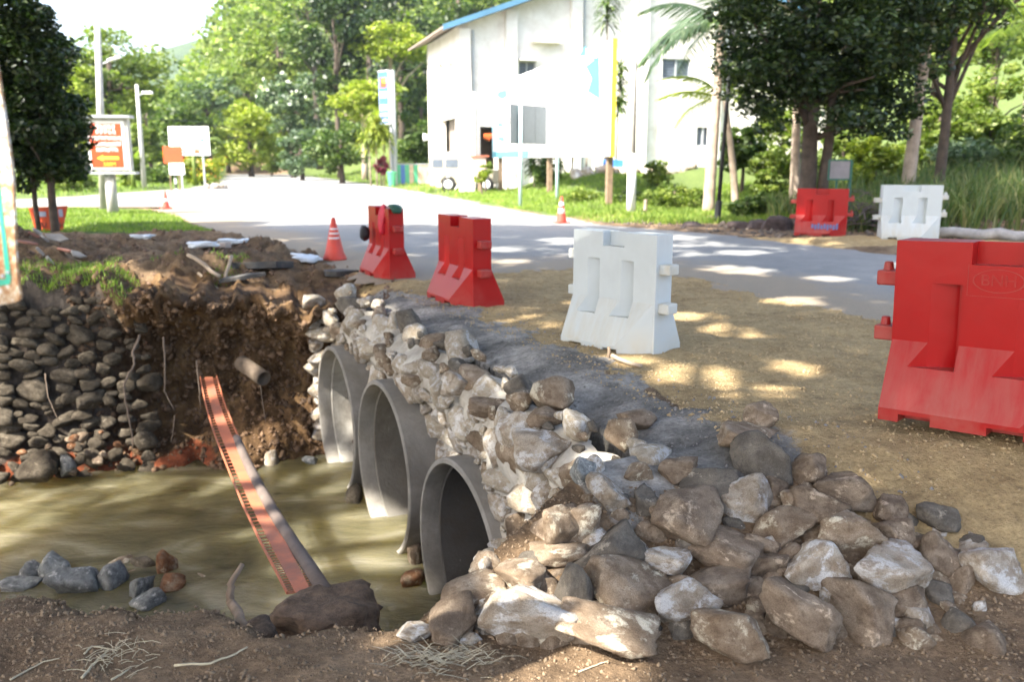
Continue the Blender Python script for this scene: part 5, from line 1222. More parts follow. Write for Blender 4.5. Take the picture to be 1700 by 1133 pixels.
p = PY(626, 300, 57); strap_plant('dracaena', (p.x, 57, G(p.x, 57)), [(0, 0, 4.3, [4.3, 3.9, 3.4, 2.9]), (.4, .2, 3.4, [3.3, 2.8]), (-.4, 0, 3.2, [3.2, 2.6])], 'tall bushy dracaena beside the blue pole sign', 'plant', 'lf_yellow', 1.0, .12, 60, seed=1)
p = PY(1020, 300, 44); strap_plant('dracaena', (p.x - .5, 44, G(p.x, 44)), [(0, 0, 8.1, [8.1, 7.6, 7.1]), (.55, .1, 5.0, [5.0, 4.5, 4.0, 3.5, 3.1])], 'tall dracaena standing behind the right end of the billboard', 'plant', 'lf_mid', .85, .09, 46, seed=2)
p = PY(905, 318, 42); strap_plant('dracaena', (p.x, 42, G(p.x, 42)), [(0, 0, 1.3, [1.3, .9, .6]), (-.5, 0, 1.2, [1.2, .7]), (.5, 0, 1.2, [1.1, .6])], 'broad strap-leaved plant under the middle of the billboard', 'plant', 'lf_mid', .6, .11, 50, seed=3)
p = PY(1000, 300, 41); strap_plant('dracaena', (p.x - 1.4, 41, G(p.x - 1.4, 41)), [(0, 0, 1.7, [1.7, 1.3]), (.6, 0, 1.5, [1.5])], 'small dark plant between the billboard posts', 'plant', 'lf_dark', .5, .07, 30, seed=4)
def banana(base, h, label, seed, n=8, L=2.2):
    t = thing('banana_plant', base, label=label, cat='banana plant', group='banana plants'); rr_ = random.Random(seed)
    MB().tube([(0, 0, -.1), (0, 0, h)], [.16, .1], 8).build('stem', M['lf_light'], t, smooth=True)
    for k in range(n):
        a = 2.4 * k; e = rr_.uniform(.7, 1.3); mb = MB(); V = []; F = []; l = L * rr_.uniform(.8, 1.1)
        for i in range(9):
            f = i / 8; c = Vector((math.cos(e) * f * l, 0, math.sin(e) * f * l - .45 * l * f * f * f)); w = .26 * math.sin(math.pi * min(1, f * .93 + .06)) ** .6
            V += [c + Vector((0, -w, -.06)), c, c + Vector((0, w, -.06))]
        for i in range(8):
            o = i * 3; F += [(o, o + 1, o + 4, o + 3), (o + 1, o + 2, o + 5, o + 4)]
        mb.add(V, F).build('leaf', M['lf_light'], t, smooth=True, loc=(0, 0, h - .1), rot=(0, 0, a))
    return t
p = PY(324, 300, 58); banana((p.x, 58, G(p.x, 58)), 2.2, 'banana plant with upright pale leaves above the white road sign', 1, 9, 2.6)
p = PY(222, 310, 50); banana((p.x, 50, G(p.x, 50)), 1.2, 'small banana plant between the lamp poles', 2, 7, 1.7)
# grass and reeds
def blades(name, pts, h, w, mat, label, cat, seed, lean=.35):
    n = len(pts); r = np.random.RandomState(seed); a = r.uniform(0, 6.28, n); H = (h * r.uniform(.4, 1.2, n))[:, None]
    s = np.stack([np.cos(a), np.sin(a), 0 * a], -1) * w * r.uniform(.6, 1.3, (n, 1)) / 2; b = r.uniform(0, 6.28, n)
    l = np.stack([np.cos(b), np.sin(b), 0 * b], -1) * lean * r.uniform(.2, 1.2, (n, 1))
    up = np.array([0, 0, 1.0]); m = pts + up * H * .55 + l * H * .35; t = pts + up * H * (1 - .35 * np.linalg.norm(l, axis=1, keepdims=True)) + l * H
    V = np.stack([pts - s, pts + s, m + s * .8, m - s * .8, t], 1).reshape(-1, 3); i5 = np.arange(n) * 5
    me = fast_mesh(name, V, np.stack([i5, i5 + 1, i5 + 2, i5 + 3], -1))
    V2 = V; F2 = np.stack([i5 + 3, i5 + 2, i5 + 4, i5 + 4], -1)
    me = bpy.data.meshes.new(name); Fs = np.concatenate([np.stack([i5, i5 + 1, i5 + 2], -1), np.stack([i5, i5 + 2, i5 + 3], -1), np.stack([i5 + 3, i5 + 2, i5 + 4], -1)])
    me = fast_mesh(name, V, Fs)
    return tag(link(name, me, mat), label, cat, kind='stuff')
def spread(n, xr, yr, seed, cond):
    r = np.random.RandomState(seed); x = r.uniform(*xr, n); y = r.uniform(*yr, n); f = fbm(x * 1.3, y * 1.3, 0, 3, seed); s_r = sd_road(x, y); k = cond(x, y, s_r, f); x, y = x[k], y[k]
    return np.stack([x, y, land(x, y) - .01], -1)
blades('grass', spread(30000, (-17, -6.2), (20, 29), 1, lambda x, y, s, f: (s < -.05) & (x / y < -.33)), .10, .02, M['grass'], 'sunlit short grass on the island round the orange sign', 'grass', 1)
blades('grass', spread(42000, (-3, 6), (22.5, 46), 2, lambda x, y, s, f: (s < -.2) & (f > -.35)), .15, .028, M['grass'], 'sunlit grass verge in front of the hall and the billboard', 'grass', 2)
blades('grass', spread(26000, (3, 10), (22.5, 32), 3, lambda x, y, s, f: (s < -1.2) & (f > -.3)), .2, .03, M['grass'], 'weedy grass on the slope below the hall', 'grass', 3)
blades('grass', spread(20000, (-40, 0), (40, 95), 4, lambda x, y, s, f: (s < -.1)), .22, .07, M['grass'], 'grass along the far road verge', 'grass', 4)
blades('weeds', spread(15000, (-9.5, -3.9), (9.4, 13.2), 5, lambda x, y, s, f: (f > .0) & (land(x, y) > -.5)), .09, .010, M['grass'], 'patchy green weeds on top of the dry-stone wall bank', 'weeds', 5, .8)
rb = np.random.RandomState(12); wa = rb.randint(62, 76, 9000); wb = rb.randint(88, 250, 9000); wk = fbm(bpts[wa, wb][:, 0] * 2, bpts[wa, wb][:, 1] * 2, 0, 3, 5) > -.15
blades('weeds', bpts[wa, wb][wk] + rb.normal(0, .02, (int(wk.sum()), 3)) * [1, 1, .1], .09, .011, M['grass'], 'green weeds along the lip of the dry-stone wall', 'weeds', 8, .8)
blades('reeds', spread(22000, (8.3, 20), (19.4, 31), 6, lambda x, y, s, f: (f > -.15) & (s < -.3) & (x > 8.3 + (y - 19) * .1)), 1.1, .035, M['reed'], 'tall reedy grass covering the right-hand slope', 'reeds', 6, .6)
blades('reeds', spread(5200, (6.8, 9.6), (19.4, 25), 7, lambda x, y, s, f: (f > -.05)), .7, .026, M['reed'], 'reedy grass between the dark tree and the palm trunk', 'reeds', 7, .6)

# ------------------------------------------------------------------ the white hall
C0 = Vector((-2.8, 48.0)); fd = Vector((.958, .287)); bd = Vector((-.287, .958))
hall = thing('hall', (C0.x, C0.y, 0), math.atan2(fd.y, fd.x), label='large white two-storey hall with a blue-edged gable roof behind the billboard', cat='building')
HW, HL, EZ, SLP = 24.0, 8.4, 8.55, .36; RZ_ = EZ + SLP * HW / 2
# local frame: x along the facade, y back
def hole_wall(outline_top, x0, x1, z0, holes, y, th, name, flip=False):
    """wall in the xz plane made of strips round rectangular holes"""
    xs_ = sorted(set([x0, x1] + [h[0] for h in holes] + [h[1] for h in holes] + ([HW / 2] if x0 < HW / 2 < x1 else []))); mb = MB()
    for a, b in zip(xs_[:-1], xs_[1:]):
        hs = sorted([(h[2], h[3]) for h in holes if h[0] <= a + 1e-6 and h[1] >= b - 1e-6]); z = z0
        for lo, hi in hs + [(None, None)]:
            ta, tb_ = (lo, lo) if lo is not None else (outline_top(a), outline_top(b))
            if ta > z + 1e-6: 
                V = [(a, y, z), (b, y, z), (b, y, tb_), (a, y, ta), (a, y + th, z), (b, y + th, z), (b, y + th, tb_), (a, y + th, ta)]
                mb.add(V, [(0, 1, 2, 3), (4, 7, 6, 5), (0, 4, 5, 1), (3, 2, 6, 7), (0, 3, 7, 4), (1, 5, 6, 2)])
            if hi is not None: z = hi
    return mb
def fx(px, py):                                                           # facade pixel -> local x, z
    d = ray(px, py); n_ = -bd; k = (C0.x * bd.x + C0.y * bd.y) / (d.x * bd.x + d.y * bd.y); p = Vector((d.x * k, d.y * k)); return (p - C0).dot(fd), HC + d.z * k
gable = lambda x: EZ + SLP * (x if x < HW / 2 else HW - x)
wA = fx(1100, 96); wB = fx(1146, 132); wC = fx(1157, 210); wD = fx(1178, 243); dA = fx(797, 210); dB = fx(822, 290); eA = fx(861, 101); eB = fx(889, 112)
holes = [(wA[0], wB[0], wB[1], wA[1]), (wC[0], wD[0], wD[1], wC[1]), (dA[0], dB[0], .0, dA[1]), (eA[0], eB[0], eB[1] - .9, eA[1])]
hole_wall(gable, 0, HW, -.2, holes, 0, .3, 'w').build('front_wall', M['wall_white'], hall)
for (a, b, c, d), nm in zip(holes, ('window', 'window', 'doorway', 'window')):
    if nm == 'doorway':
        MB().box(((a + b) / 2, 2.2, (c + d) / 2), (b - a + 1.4, .1, d - c)).build('doorway', simple('shadowed_room', (.25, .2, .16), .9), hall); continue
    w_ = MB(); f = .07
    for q in (a + f / 2, b - f / 2, (a + b) / 2): w_.box((q, .12, (c + d) / 2), (f, .08, d - c - .002))
    for q in (c + f / 2, d - f / 2): w_.box(((a + b) / 2, .12, q), (b - a - 2 * f - .002, .078, f))
    wo = w_.build('window', M['grey_metal'], hall)
    for q in range(int((d - c) / .16)):
        MB().box(((a + b) / 2, .17, c + .1 + q * .16), (b - a - .02, .012, .13)).build('louvre_pane', M['glass'], wo)
    MB().box(((a + b) / 2, .28, (c + d) / 2), (b - a, .02, d - c)).build('pane', M['dark'], wo)
# side wall (left), seen obliquely
def sx(px, py):
    d = ray(px, py); k = (C0.x * fd.x + C0.y * fd.y) / (d.x * fd.x + d.y * fd.y); p = Vector((d.x * k, d.y * k)); return (p - C0).dot(bd), HC + d.z * k
mb = MB(); HS = []
for a_, b_ in (((743, 105), (752, 124)), ((728, 108), (735, 128)), ((732, 200), (757, 252))):
    u0 = sx(*a_); u1 = sx(*b_); y0_, y1_ = sorted((u0[0], u1[0])); HS.append((y0_, y1_, u1[1], u0[1]))
side = hole_wall(lambda x: EZ, 0.3, HL, -.2, HS, 0, .3, 's'); R = Matrix.Rotation(math.pi / 2, 3, 'Z')
sv = [(R @ Vector(v)) for v in side.v]; MB().add([(v.x + .3, v.y, v.z) for v in sv], side.f).build('side_wall', M['wall_white'], hall)
for a, b, c, d in HS: MB().box((.5, (a + b) / 2, (c + d) / 2), (.02, b - a, d - c)).build('window', simple('room_shade', (.2, .17, .14), .9), hall)
MB().box((HW - .15, HL / 2 + .1, EZ / 2), (.3, HL - .5, EZ)).build('side_wall', M['wall_white'], hall)
MB().box((HW / 2, HL - .15, EZ / 2), (HW - .7, .3, EZ)).build('rear_wall', M['wall_white'], hall)
# roof with overhang, blue verge
ov = 1.0
def slope(sg):
    xe = -ov if sg < 0 else HW + ov; ze = EZ - SLP * ov; V = [(xe, -ov, ze + .1), (HW / 2, -ov, RZ_ + .1), (HW / 2, HL + ov, RZ_ + .1), (xe, HL + ov, ze + .1)]
    V += [(x, y, z + .1) for x, y, z in V]; return MB().add(V, [(0, 3, 2, 1), (4, 5, 6, 7), (0, 1, 5, 4), (2, 3, 7, 6), (0, 4, 7, 3), (1, 2, 6, 5)])
for sg in (-1, 1): slope(sg).build('roof', simple('brown_roof_sheet', (.22, .17, .14), .7, .2, .8), hall)
for sg in (-1, 1):
    xe = -ov - .05 if sg < 0 else HW + ov + .05; ze = EZ - SLP * ov; V = []
    for y in (-ov - .06, -ov - .004):
        V += [(xe, y, ze - .05), (HW / 2, y, RZ_ - .03), (HW / 2, y, RZ_ + .24), (xe, y, ze + .24)]
    MB().add(V, [(0, 1, 2, 3), (4, 7, 6, 5), (0, 4, 5, 1), (3, 2, 6, 7), (0, 3, 7, 4), (1, 5, 6, 2)]).build('verge_board', M['bluefascia'], hall)
for px in (847, 955, 1066, 1190):
    x_ = fx(px, 50)[0]; MB().box((x_, -.17, gable(x_) / 2 - .1), (.62, .34, gable(x_) - .1)).build('pilaster', M['wall_white'], hall)
x_ = fx(777, 60)[0]; MB().box((x_ - .25, -.17, gable(x_) / 2 - .2), (.6, .34, gable(x_) - .3)).build('pilaster', M['wall_white'], hall)
for px, lab in ((778, ''), (963, ''), (1070, '')):
    x_ = fx(px, 60)[0]; MB().tube([(x_ + .2, -.12, .6), (x_ + .2, -.12, gable(x_) - .4)], .06, 8).build('downpipe', M['grey_metal'], hall)
for a_, b_ in (((881, 69), (928, 84)), ((861, 99), (889, 104))):
    u0 = fx(*a_); u1 = fx(*b_); MB().box(((u0[0] + u1[0]) / 2, -.25, u0[1]), (u1[0] - u0[0], .5, .12)).build('window_hood', M['wall_white'], hall)
# decorations under the doorway head
p = PY(803, 222, 47.4); mb = MB()
for k in range(6): mb.add([(k * .12, 0, 0), (k * .12 + .1, 0, .02), (k * .12 + .05, .01, -.3 - .05 * (k % 3))], [(0, 1, 2)])
tag(mb.build('bunting', simple('red_yellow_flags', (.75, .15, .03), .6, .3, 20), loc=p), 'red and yellow bunting hanging in the hall doorway', 'bunting')
# loudspeaker horn at the corner
p = PY(712, 228, 49); t = thing('loudspeaker', p, label='white horn loudspeaker on the left corner of the hall', cat='loudspeaker')
MB().tube([(-.3, 0, 0), (.1, 0, -.02), (.5, 0, -.04)], [.22, .1, .06], 12).build('horn', M['white'], t, smooth=True)
MB().box((.55, .1, -.04), (.14, .3, .1)).build('bracket', M['white'], t)
# gate pillar
p = PY(776, 300, 44.5); t = thing('gate_pillar', (p.x, 44.5, G(p.x, 44.5)), label='thick white gate pillar with a flat cap in front of the hall', cat='pillar')
ht = PY(776, 158, 44.5).z - G(p.x, 44.5); MB().box((0, 0, ht / 2), (.78, .78, ht)).build('shaft', M['wall_white'], t); MB().box((0, 0, ht + .06), (.92, .92, .12)).build('cap', M['wall_white'], t)
p = PY(796, 262, 44); t = thing('letter_box', (p.x, 44, G(p.x, 44)), label='small red-roofed brick box on a post beside the gate pillar', cat='letter box')
MB().box((0, 0, 1.35), (.62, .5, .8)).build('box_body', simple('pale_pink_box', (.6, .42, .36), .8), t); MB().box((0, 0, 1.8), (.95, .7, .07)).build('box_roof', M['brick'], t); MB().box((0, 0, .45), (.18, .18, 1.0)).build('post', M['wood'], t)
# yard stones and blue crates, in front of the hall
for k, px in enumerate((1002, 1018, 1034, 1052, 1070, 1090, 1110, 1132, 960, 978, 1150)):
    q = PY(px, 288, 38.0); s_ = rs.uniform(.55, .85); tag(stone('rock', ROCK3, k + 2, M['rock_white'], (q.x, 38.0 + .1 * (k % 3), G(q.x, 38) + .15), (s_, s_ * .8, s_ * .8), (0, 0, k)), 'whitewashed boulder in the row edging the yard of the hall', 'rock', 'whitewashed boulders edging the yard')
for k, px in enumerate((1013, 1024, 1035)):
    q = PY(px, 270, 37.2); t = thing('crate', (q.x, 38.6, G(q.x, 38.6) + .45 * 0), 0, label=('left', 'middle', 'right')[k] + 'most blue plastic crate in the row behind the yard boulders' if k != 1 else 'middle blue plastic crate in the row behind the yard boulders', cat='crate', group='blue crates in the yard')
    mb = MB(); mb.box((0, 0, .35), (.29, .4, .04)); 
    for sx_, sy_ in ((-1, 0), (1, 0)): mb.box((sx_ * .13, 0, .52), (.03, .4, .3))
    for sy_ in (-1, 1): mb.box((0, sy_ * .185, .52), (.23, .03, .3))
    mb.build('crate_body', M['blue'], t); MB().box((0, 0, .16), (.3, .42, .33)).build('stand', M['wood'], t)
# ------------------------------------------------------------------ parked van / jeep
pv = PY(714, 305, 47.0); vz = G(pv.x + 1.5, 46.5)
van = thing('parked_van', (pv.x, 46.2, vz), 0.0, label='cream boxy old van parked at the left corner of the hall, rear wheel showing', cat='van')
body_poly = [(0, .38), (0.02, 1.2), (.08, 1.72), (.2, 1.8), (2.6, 1.8), (2.75, 1.72), (3.05, 1.15), (3.8, 1.05), (3.85, .45), (3.5, .38), (3.38, .38), (3.3, .62), (3.1, .74), (2.9, .74), (2.7, .62), (2.62, .38), (1.42, .38), (1.34, .62), (1.15, .76), (.9, .76), (.7, .62), (.62, .38)]
mb = MB(); nv = len(body_poly); V = [(x, 0, z) for x, z in body_poly] + [(x, 1.6, z) for x, z in body_poly]
mb.add(V, [tuple(range(nv)), tuple(range(2 * nv - 1, nv - 1, -1))] + [(k, (k + 1) % nv, nv + (k + 1) % nv, nv + k) for k in range(nv)]); mb.build('body', M['cream'], van, bevel=.03)
for x0, x1 in ((.22, .75), (.9, 1.55), (1.7, 2.5)): MB().box(((x0 + x1) / 2, -.004, 1.42), (x1 - x0, .012, .42)).build('side_window', M['glass'], van)
MB().box((-.006, .8, 1.4), (.012, 1.1, .4)).build('rear_window', M['glass'], van)
MB().box((-.06, .8, .48), (.1, 1.55, .12)).build('bumper', M['grey_metal'], van)
for x_ in (1.02, 3.0):
    for y_ in (.02, 1.4):
        w = MB(); w.tube([(0, -.1, 0), (0, -.08, 0), (0, .08, 0), (0, .1, 0)], [.33, .36, .36, .33], 22); wo = w.build('wheel', M['rubber'], van, smooth=False, loc=(x_, y_, .36))
        MB().tube([(0, -.115, 0), (0, -.09, 0)], [.2, .23], 18).build('rim', M['white'], wo)
MB().box((-.03, .2, .9), (.03, .12, .2)).build('tail_lamp', M['red'], van)
# ------------------------------------------------------------------ billboard, signs, poles
A = Vector((-.95, 46.0)); B = Vector((3.2, 28.5)); Ld = (B - A).length; an = math.atan2(B.y - A.y, B.x - A.x)
bb = thing('billboard', (A.x, A.y, 0), an, label='long white billboard with pale cyan artwork and a yellow right edge, on dark posts', cat='billboard')
z0, z1 = 1.78, 5.35
MB().box((Ld / 2, 0, (z0 + z1) / 2), (Ld, .12, z1 - z0)).build('board', M['white'], bb)
MB().box((Ld + .03, -.01, (z0 + z1) / 2), (.055, .15, z1 - z0 + .04)).build('edge_strip', M['yellow'], bb)
MB().box((3.8, -.066, z0 + .16), (7.5, .008, .3)).box((.1, -.067, (z0 + z1) / 2 - .3), (.2, .008, 2.3)).build('border', M['cyan'], bb)
def bbpt(px, py):
    d = ray(px, py); n_ = Vector((math.sin(an), -math.cos(an))); k = (A.x * n_.x + A.y * n_.y) / (d.x * n_.x + d.y * n_.y); q = Vector((d.x * k, d.y * k)) - A
    return q.dot(Vector((math.cos(an), math.sin(an)))), HC + d.z * k
for poly in ([(828, 152), (843, 148), (845, 160), (835, 166), (827, 160)], [(975, 110), (998, 92), (999, 165), (978, 152), (985, 130)], [(962, 94), (975, 76), (976, 92)], [(828, 202), (838, 205), (838, 210), (828, 211)], [(962, 96), (998, 96), (998, 99), (962, 98)], [(829, 226), (840, 227), (840, 236), (829, 234)]):
    q = [bbpt(*a) for a in poly]; mb = MB(); n_ = len(q); V = [(x, -.066, z) for x, z in q] + [(x, -.058, z) for x, z in q]
    mb.add(V, [tuple(range(n_)), tuple(range(2 * n_ - 1, n_ - 1, -1))] + [(k, (k + 1) % n_, n_ + (k + 1) % n_, n_ + k) for k in range(n_)]); mb.build('artwork_patch', M['cyan'], bb)
for x_, gy_ in ((.9, 0), (Ld * .56, 0), (Ld - .7, 0)):
    wp_ = A + (B - A) * (x_ / Ld); gg_ = G(wp_.x, wp_.y); MB().box((x_, .16, (z1 + gg_) / 2 - .1), (.2, .18, z1 - gg_)).build('post', M['wood'], bb)
# grey back of a road sign on two pale poles
rp = [PY(863, 345, 31.0), PY(924, 335, 32.6)]; t = thing('road_sign', (rp[0].x, rp[0].y, G(rp[0].x, 31)), math.atan2(rp[1].y - rp[0].y, rp[1].x - rp[0].x), label='road sign seen from behind, grey panels on two pale poles before the billboard', cat='road sign')
Lp = (Vector(rp[1][:2]) - Vector(rp[0][:2])).length; zt, zb = PY(860, 175, 31.2).z - t.location.z, PY(860, 238, 31.2).z - t.location.z
for k in range(3):
    MB().box((-.42 + (k + .5) * .66, .06, (zt + zb) / 2), (.645, .02, zt - zb)).build('panel', M['sign_back'], t)
MB().box((.57, .085, (zt + zb) / 2), (2.02, .012, zt - zb + .05)).build('face', M['black'], t)
for x_ in (0, Lp): MB().tube([(x_, -.02, -.2), (x_, -.02, zt - .02)], .06, 10).build('pole', simple('pale_cyan_pole', (.45, .6, .62), .5), t, smooth=True)
def pole(name, base_px, Y, top_py, top_px, r0, r1, mat, label, cat='pole', group=None):
    b = PY(*base_px, Y); tpt = PY(top_px, top_py, Y); g = G(b.x, Y); t = thing(name, (b.x, Y, g), label=label, cat=cat, group=group)
    MB().tube([(0, 0, -.2), ((tpt.x - b.x), 0, tpt.z - g)], [r0, r1], 12).build('shaft', M[mat], t, smooth=True); return t, Vector((tpt.x - b.x, 0, tpt.z - g))
t, _ = pole('white_pole', (1047, 362), 25.6, -60, 1056, .115, .09, 'pole', 'tall pale concrete pole with a white painted foot right of the billboard')
MB().tube([(0, 0, -.1), (.0, 0, 1.75)], [.135, .125], 12).build('painted_foot', M['white'], t, smooth=True)
t, _ = pole('lamp_post', (1190, 371), 23.0, -60, 1226, .055, .045, 'black', 'slim black leaning post in front of the palm'); MB().tube([(0, 0, 0), (.03, 0, .55)], [.09, .085], 10).build('collar', M['black'], t)
t, tip = pole('utility_pole', (172, 350), 28.5, 22, 161, .13, .09, 'pole', 'tall utility pole behind the orange advertising sign, wire running from its top', 'utility pole')
MB().tube([(tip.x, 0, tip.z - 1.5), (tip.x + .25, -.02, tip.z - 1.42)], .025, 6).build('arm', M['grey_metal'], t); MB().box((tip.x + .42, -.02, tip.z - 1.34), (.42, .16, .07), M=Matrix.Rotation(-.25, 3, 'Y')).build('lamp_head', M['white'], t, bevel=.02)
MB().tube([(tip.x, 0, tip.z - .1), (tip.x - 1.3, -3, tip.z + .9), (tip.x - 3.5, -9, tip.z + 3.4)], .012, 5).build('wire', M['black'], t)
t, tip = pole('street_lamp', (240, 316), 50, 140, 227, .14, .09, 'pole', 'concrete street lamp pole left of the white road sign', 'street lamp')
MB().tube([(tip.x, 0, tip.z - .6), (tip.x + .3, 0, tip.z - .5)], .03, 6).build('arm', M['grey_metal'], t); MB().box((tip.x + .55, 0, tip.z - .44), (.55, .25, .14)).build('lamp_head', M['white'], t, bevel=.03)
w = MB(); w.tube([PY(232, 196, 50), PY(310, 200, 56), PY(400, 216, 64)], .02, 5); tag(w.build('overhead_wire', M['black']), 'thin wire running right from the street lamp pole', 'wire')
# orange advertising box sign
bs = PY(188, 357, 27); zb = PY(180, 284, 27).z; ztp = PY(180, 197, 27).z; gb = G(bs.x, 27)
sg_ = thing('advertising_sign', (bs.x, 27, gb), .12, label='orange advertising box sign with white words and a yellow arrow on a thick pole', cat='sign')
sw = 64 / FPX * 27; cx_ = PY(182, 240, 27).x - bs.x
MB().box((cx_, 0, (zb + ztp) / 2 - gb), (sw, .28, ztp - zb)).build('cabinet', M['pole'], sg_)
MB().box((cx_ - .04, -.15, (zb + ztp) / 2 - gb), (sw - .12, .02, ztp - zb - .12)).build('frame', M['white'], sg_)
MB().box((cx_ - .05, -.166, (zb + ztp) / 2 - gb - .02), (sw - .28, .012, ztp - zb - .26)).build('face', M['orange'], sg_)
MB().box((cx_, 0, ztp - gb + .06), (sw + .2, .5, .08)).build('hood', M['grey_metal'], sg_)
MB().box((cx_ + .02, -.02, zb - gb - .06), (sw + .25, .42, .06)).build('shelf', M['grey_metal'], sg_)
MB().tube([(0, .02, -.2), (.0, .02, zb - gb)], [.17, .15], 14).build('pole', M['pole'], sg_, smooth=True)
H_ = ztp - zb
def signtext(parent, s, size, x, y, z, mat, name='lettering', sxs=1.0):
    o = link(name, text_mesh(s, size, .003, name), mat, parent, (x, y, z), RX90, (sxs, 1, 1)); return o
zt0 = ztp - gb
for n_, f, sz, w_ in ((5, .155, .16, .115), (5, .25, .15, .12), (9, .37, .14, .1), (9, .48, .14, .092), (7, .59, .14, .09)):
    mb = MB(); sz *= .8; rq = random.Random(int(f * 100))                             # blurred words: strokes only, the words cannot be read
    for k in range(n_):
        x_ = (k - (n_ - 1) / 2) * w_; mb.box((x_ - .028, 0, 0), (.022, .008, sz)); mb.box((x_ + .024, 0, rq.choice((0, .02, -.02))), (.022, .008, sz * rq.choice((1, .8)))); mb.box((x_, 0, sz * rq.choice((-.35, 0, .35))), (.034, .008, .026))
    mb.build('word', M['white'], sg_, loc=(cx_ - .03, -.178, zt0 - H_ * f))
mb = MB(); az = zt0 - H_ * .75; V = [(-.33, 0), (-.15, .085), (-.15, .045), (.3, .045), (.3, -.045), (-.15, -.045), (-.15, -.085)]
mb.add([(x, 0, z) for x, z in V] + [(x, .008, z) for x, z in V], [(0, 1, 2, 3, 4, 5, 6), (13, 12, 11, 10, 9, 8, 7)]).build('arrow', M['yellow'], sg_, loc=(cx_ - .02, -.18, az))
signtext(sg_, '500M', .16, cx_, -.178, zt0 - H_ * .87, M['yellow'])
# white direction sign with brown strip and separate orange and white plates
q = PY(316, 312, 50); gb = G(q.x, 50); ds = thing('direction_sign', (q.x, 50, gb), -.05, label='large white direction sign with blue words and a red-brown strip at its foot', cat='road sign')
a, b = PY(278, 210, 50), PY(350, 258, 50); Wd = b.x - a.x; Hd = a.z - b.z; cz = (a.z + b.z) / 2 - gb; cx_ = (a.x + b.x) / 2 - q.x
Rt = Matrix.Rotation(.07, 3, 'Y')
MB().box((cx_, 0, cz), (Wd, .06, Hd)).build('plate', M['white'], ds, bevel=.01)
MB().box((cx_ + .3, -.036, cz - Hd * .36), (Wd - .75, .01, Hd * .16)).build('strip', simple('red_brown', (.5, .08, .03), .6), ds)
for x0_, n_ in ((-.5, 2), (-.2, 5), (.62, 2), (.84, 2)):
    mb = MB()
    for k in range(n_): mb.box((k * .11, 0, 0), (.07, .008, .15 if k == 0 else .11))
    mb.build('word', M['white'], ds, loc=(cx_ + x0_, -.044, cz - Hd * .36))
for z_ in (.3, -.02): MB().box((cx_ - Wd * .36, -.036, cz + Hd * z_), (.22, .01, .1)).build('yellow_mark', M['yellow'], ds)
MB().box((cx_ + .05, -.036, cz + .02), (.7, .01, .1)).box((cx_ + .75, -.036, cz + .03), (.25, .01, .16)).box((cx_ - .45, -.036, cz - .02), (.2, .01, .12)).build('blue_mark', M['cyan'], ds)
for x_ in (-.6, .7): MB().tube([(cx_ + x_, .08, -.2), (cx_ + x_, .08, cz + .2)], .05, 8).build('pole', M['grey_metal'], ds)
q = PY(290, 314, 48); gb = G(q.x, 48); t = thing('works_sign', (q.x, 48, gb), 0, label='square orange notice plate in front of the white direction sign', cat='road sign')
a, b = PY(270, 243, 48), PY(304, 271, 48); MB().box(((a.x + b.x) / 2 - q.x, 0, (a.z + b.z) / 2 - gb), (b.x - a.x, .04, a.z - b.z)).build('plate', M['orange'], t)
MB().box(((a.x + b.x) / 2 - q.x, -.024, (a.z + b.z) / 2 - gb + .12), (b.x - a.x, .006, .02)).box(((a.x + b.x) / 2 - q.x, -.024, (a.z + b.z) / 2 - gb + .28), (.4, .006, .06)).build('marking', simple('dark_orange', (.4, .06, .02), .6), t)
for x_ in (-.2, .28): MB().tube([(x_, .04, -.2), (x_, .04, b.z - gb + .3)], .035, 8).build('post', M['wood'], t)
q = PY(292, 314, 47); gb = G(q.x, 47); t = thing('marker_sign', (q.x, 47, gb), 0, label='small white plate on a black and white post below the orange notice', cat='road sign')
a, b = PY(280, 271, 47), PY(307, 290, 47); MB().box(((a.x + b.x) / 2 - q.x, 0, (a.z + b.z) / 2 - gb), (b.x - a.x, .03, a.z - b.z)).build('plate', M['white'], t, bevel=.01)
for k in range(4): MB().tube([(0, .04, k * .26 - .02), (0, .04, k * .26 + .24)], .055, 8).build('post_band', M['white' if k % 2 == 0 else 'black'], t)
for px in (344, 358, 370): q = PY(px, 306, 52); tag(stone('rock', ROCK2, px, M['rock_white'], (q.x, 52, .15), (.6 if px > 350 else .3, .4, .4), (0, 0, px)), {344: 'smallest', 358: 'middle', 370: 'rightmost'}[px] + ' of the white painted stones on the far verge right of the direction sign', 'rock', 'white kerb stones')
# blue pole sign
q = PY(655, 309, 58); gb = G(q.x, 58); bsn = thing('pole_sign', (q.x, 58, gb), -.75, label='tall narrow blue pole sign with an orange emblem beside the dracaena', cat='sign')
zt, zb = PY(638, 116, 58).z - gb, PY(638, 206, 58).z - gb; 
MB().box((-.62, 0, (zt + zb) / 2), (1.0, .34, zt - zb)).build('cabinet', M['white'], bsn); MB().box((-.62, -.18, (zt + zb) / 2), (.92, .02, zt - zb - .1)).build('face', M['signblue'], bsn)
MB().box((-.62, -.195, zt - .75), (.6, .01, .62)).build('emblem', M['orange'], bsn); MB().box((-.5, -.203, zt - .62), (.34, .008, .26)).build('emblem_mark', M['yellow'], bsn)
for k, (z_, h_) in enumerate(((1.5, .34), (2.3, .3), (2.75, .16), (3.1, .1))): MB().box((-.62, -.195, zt - z_), (.7, .01, h_)).build('print_bar', M['white'], bsn)
for x_ in (-.3, .05): MB().tube([(x_, .1, -.2), (x_, .1, zt)], .11, 10).build('pole', M['grey_metal'], bsn)
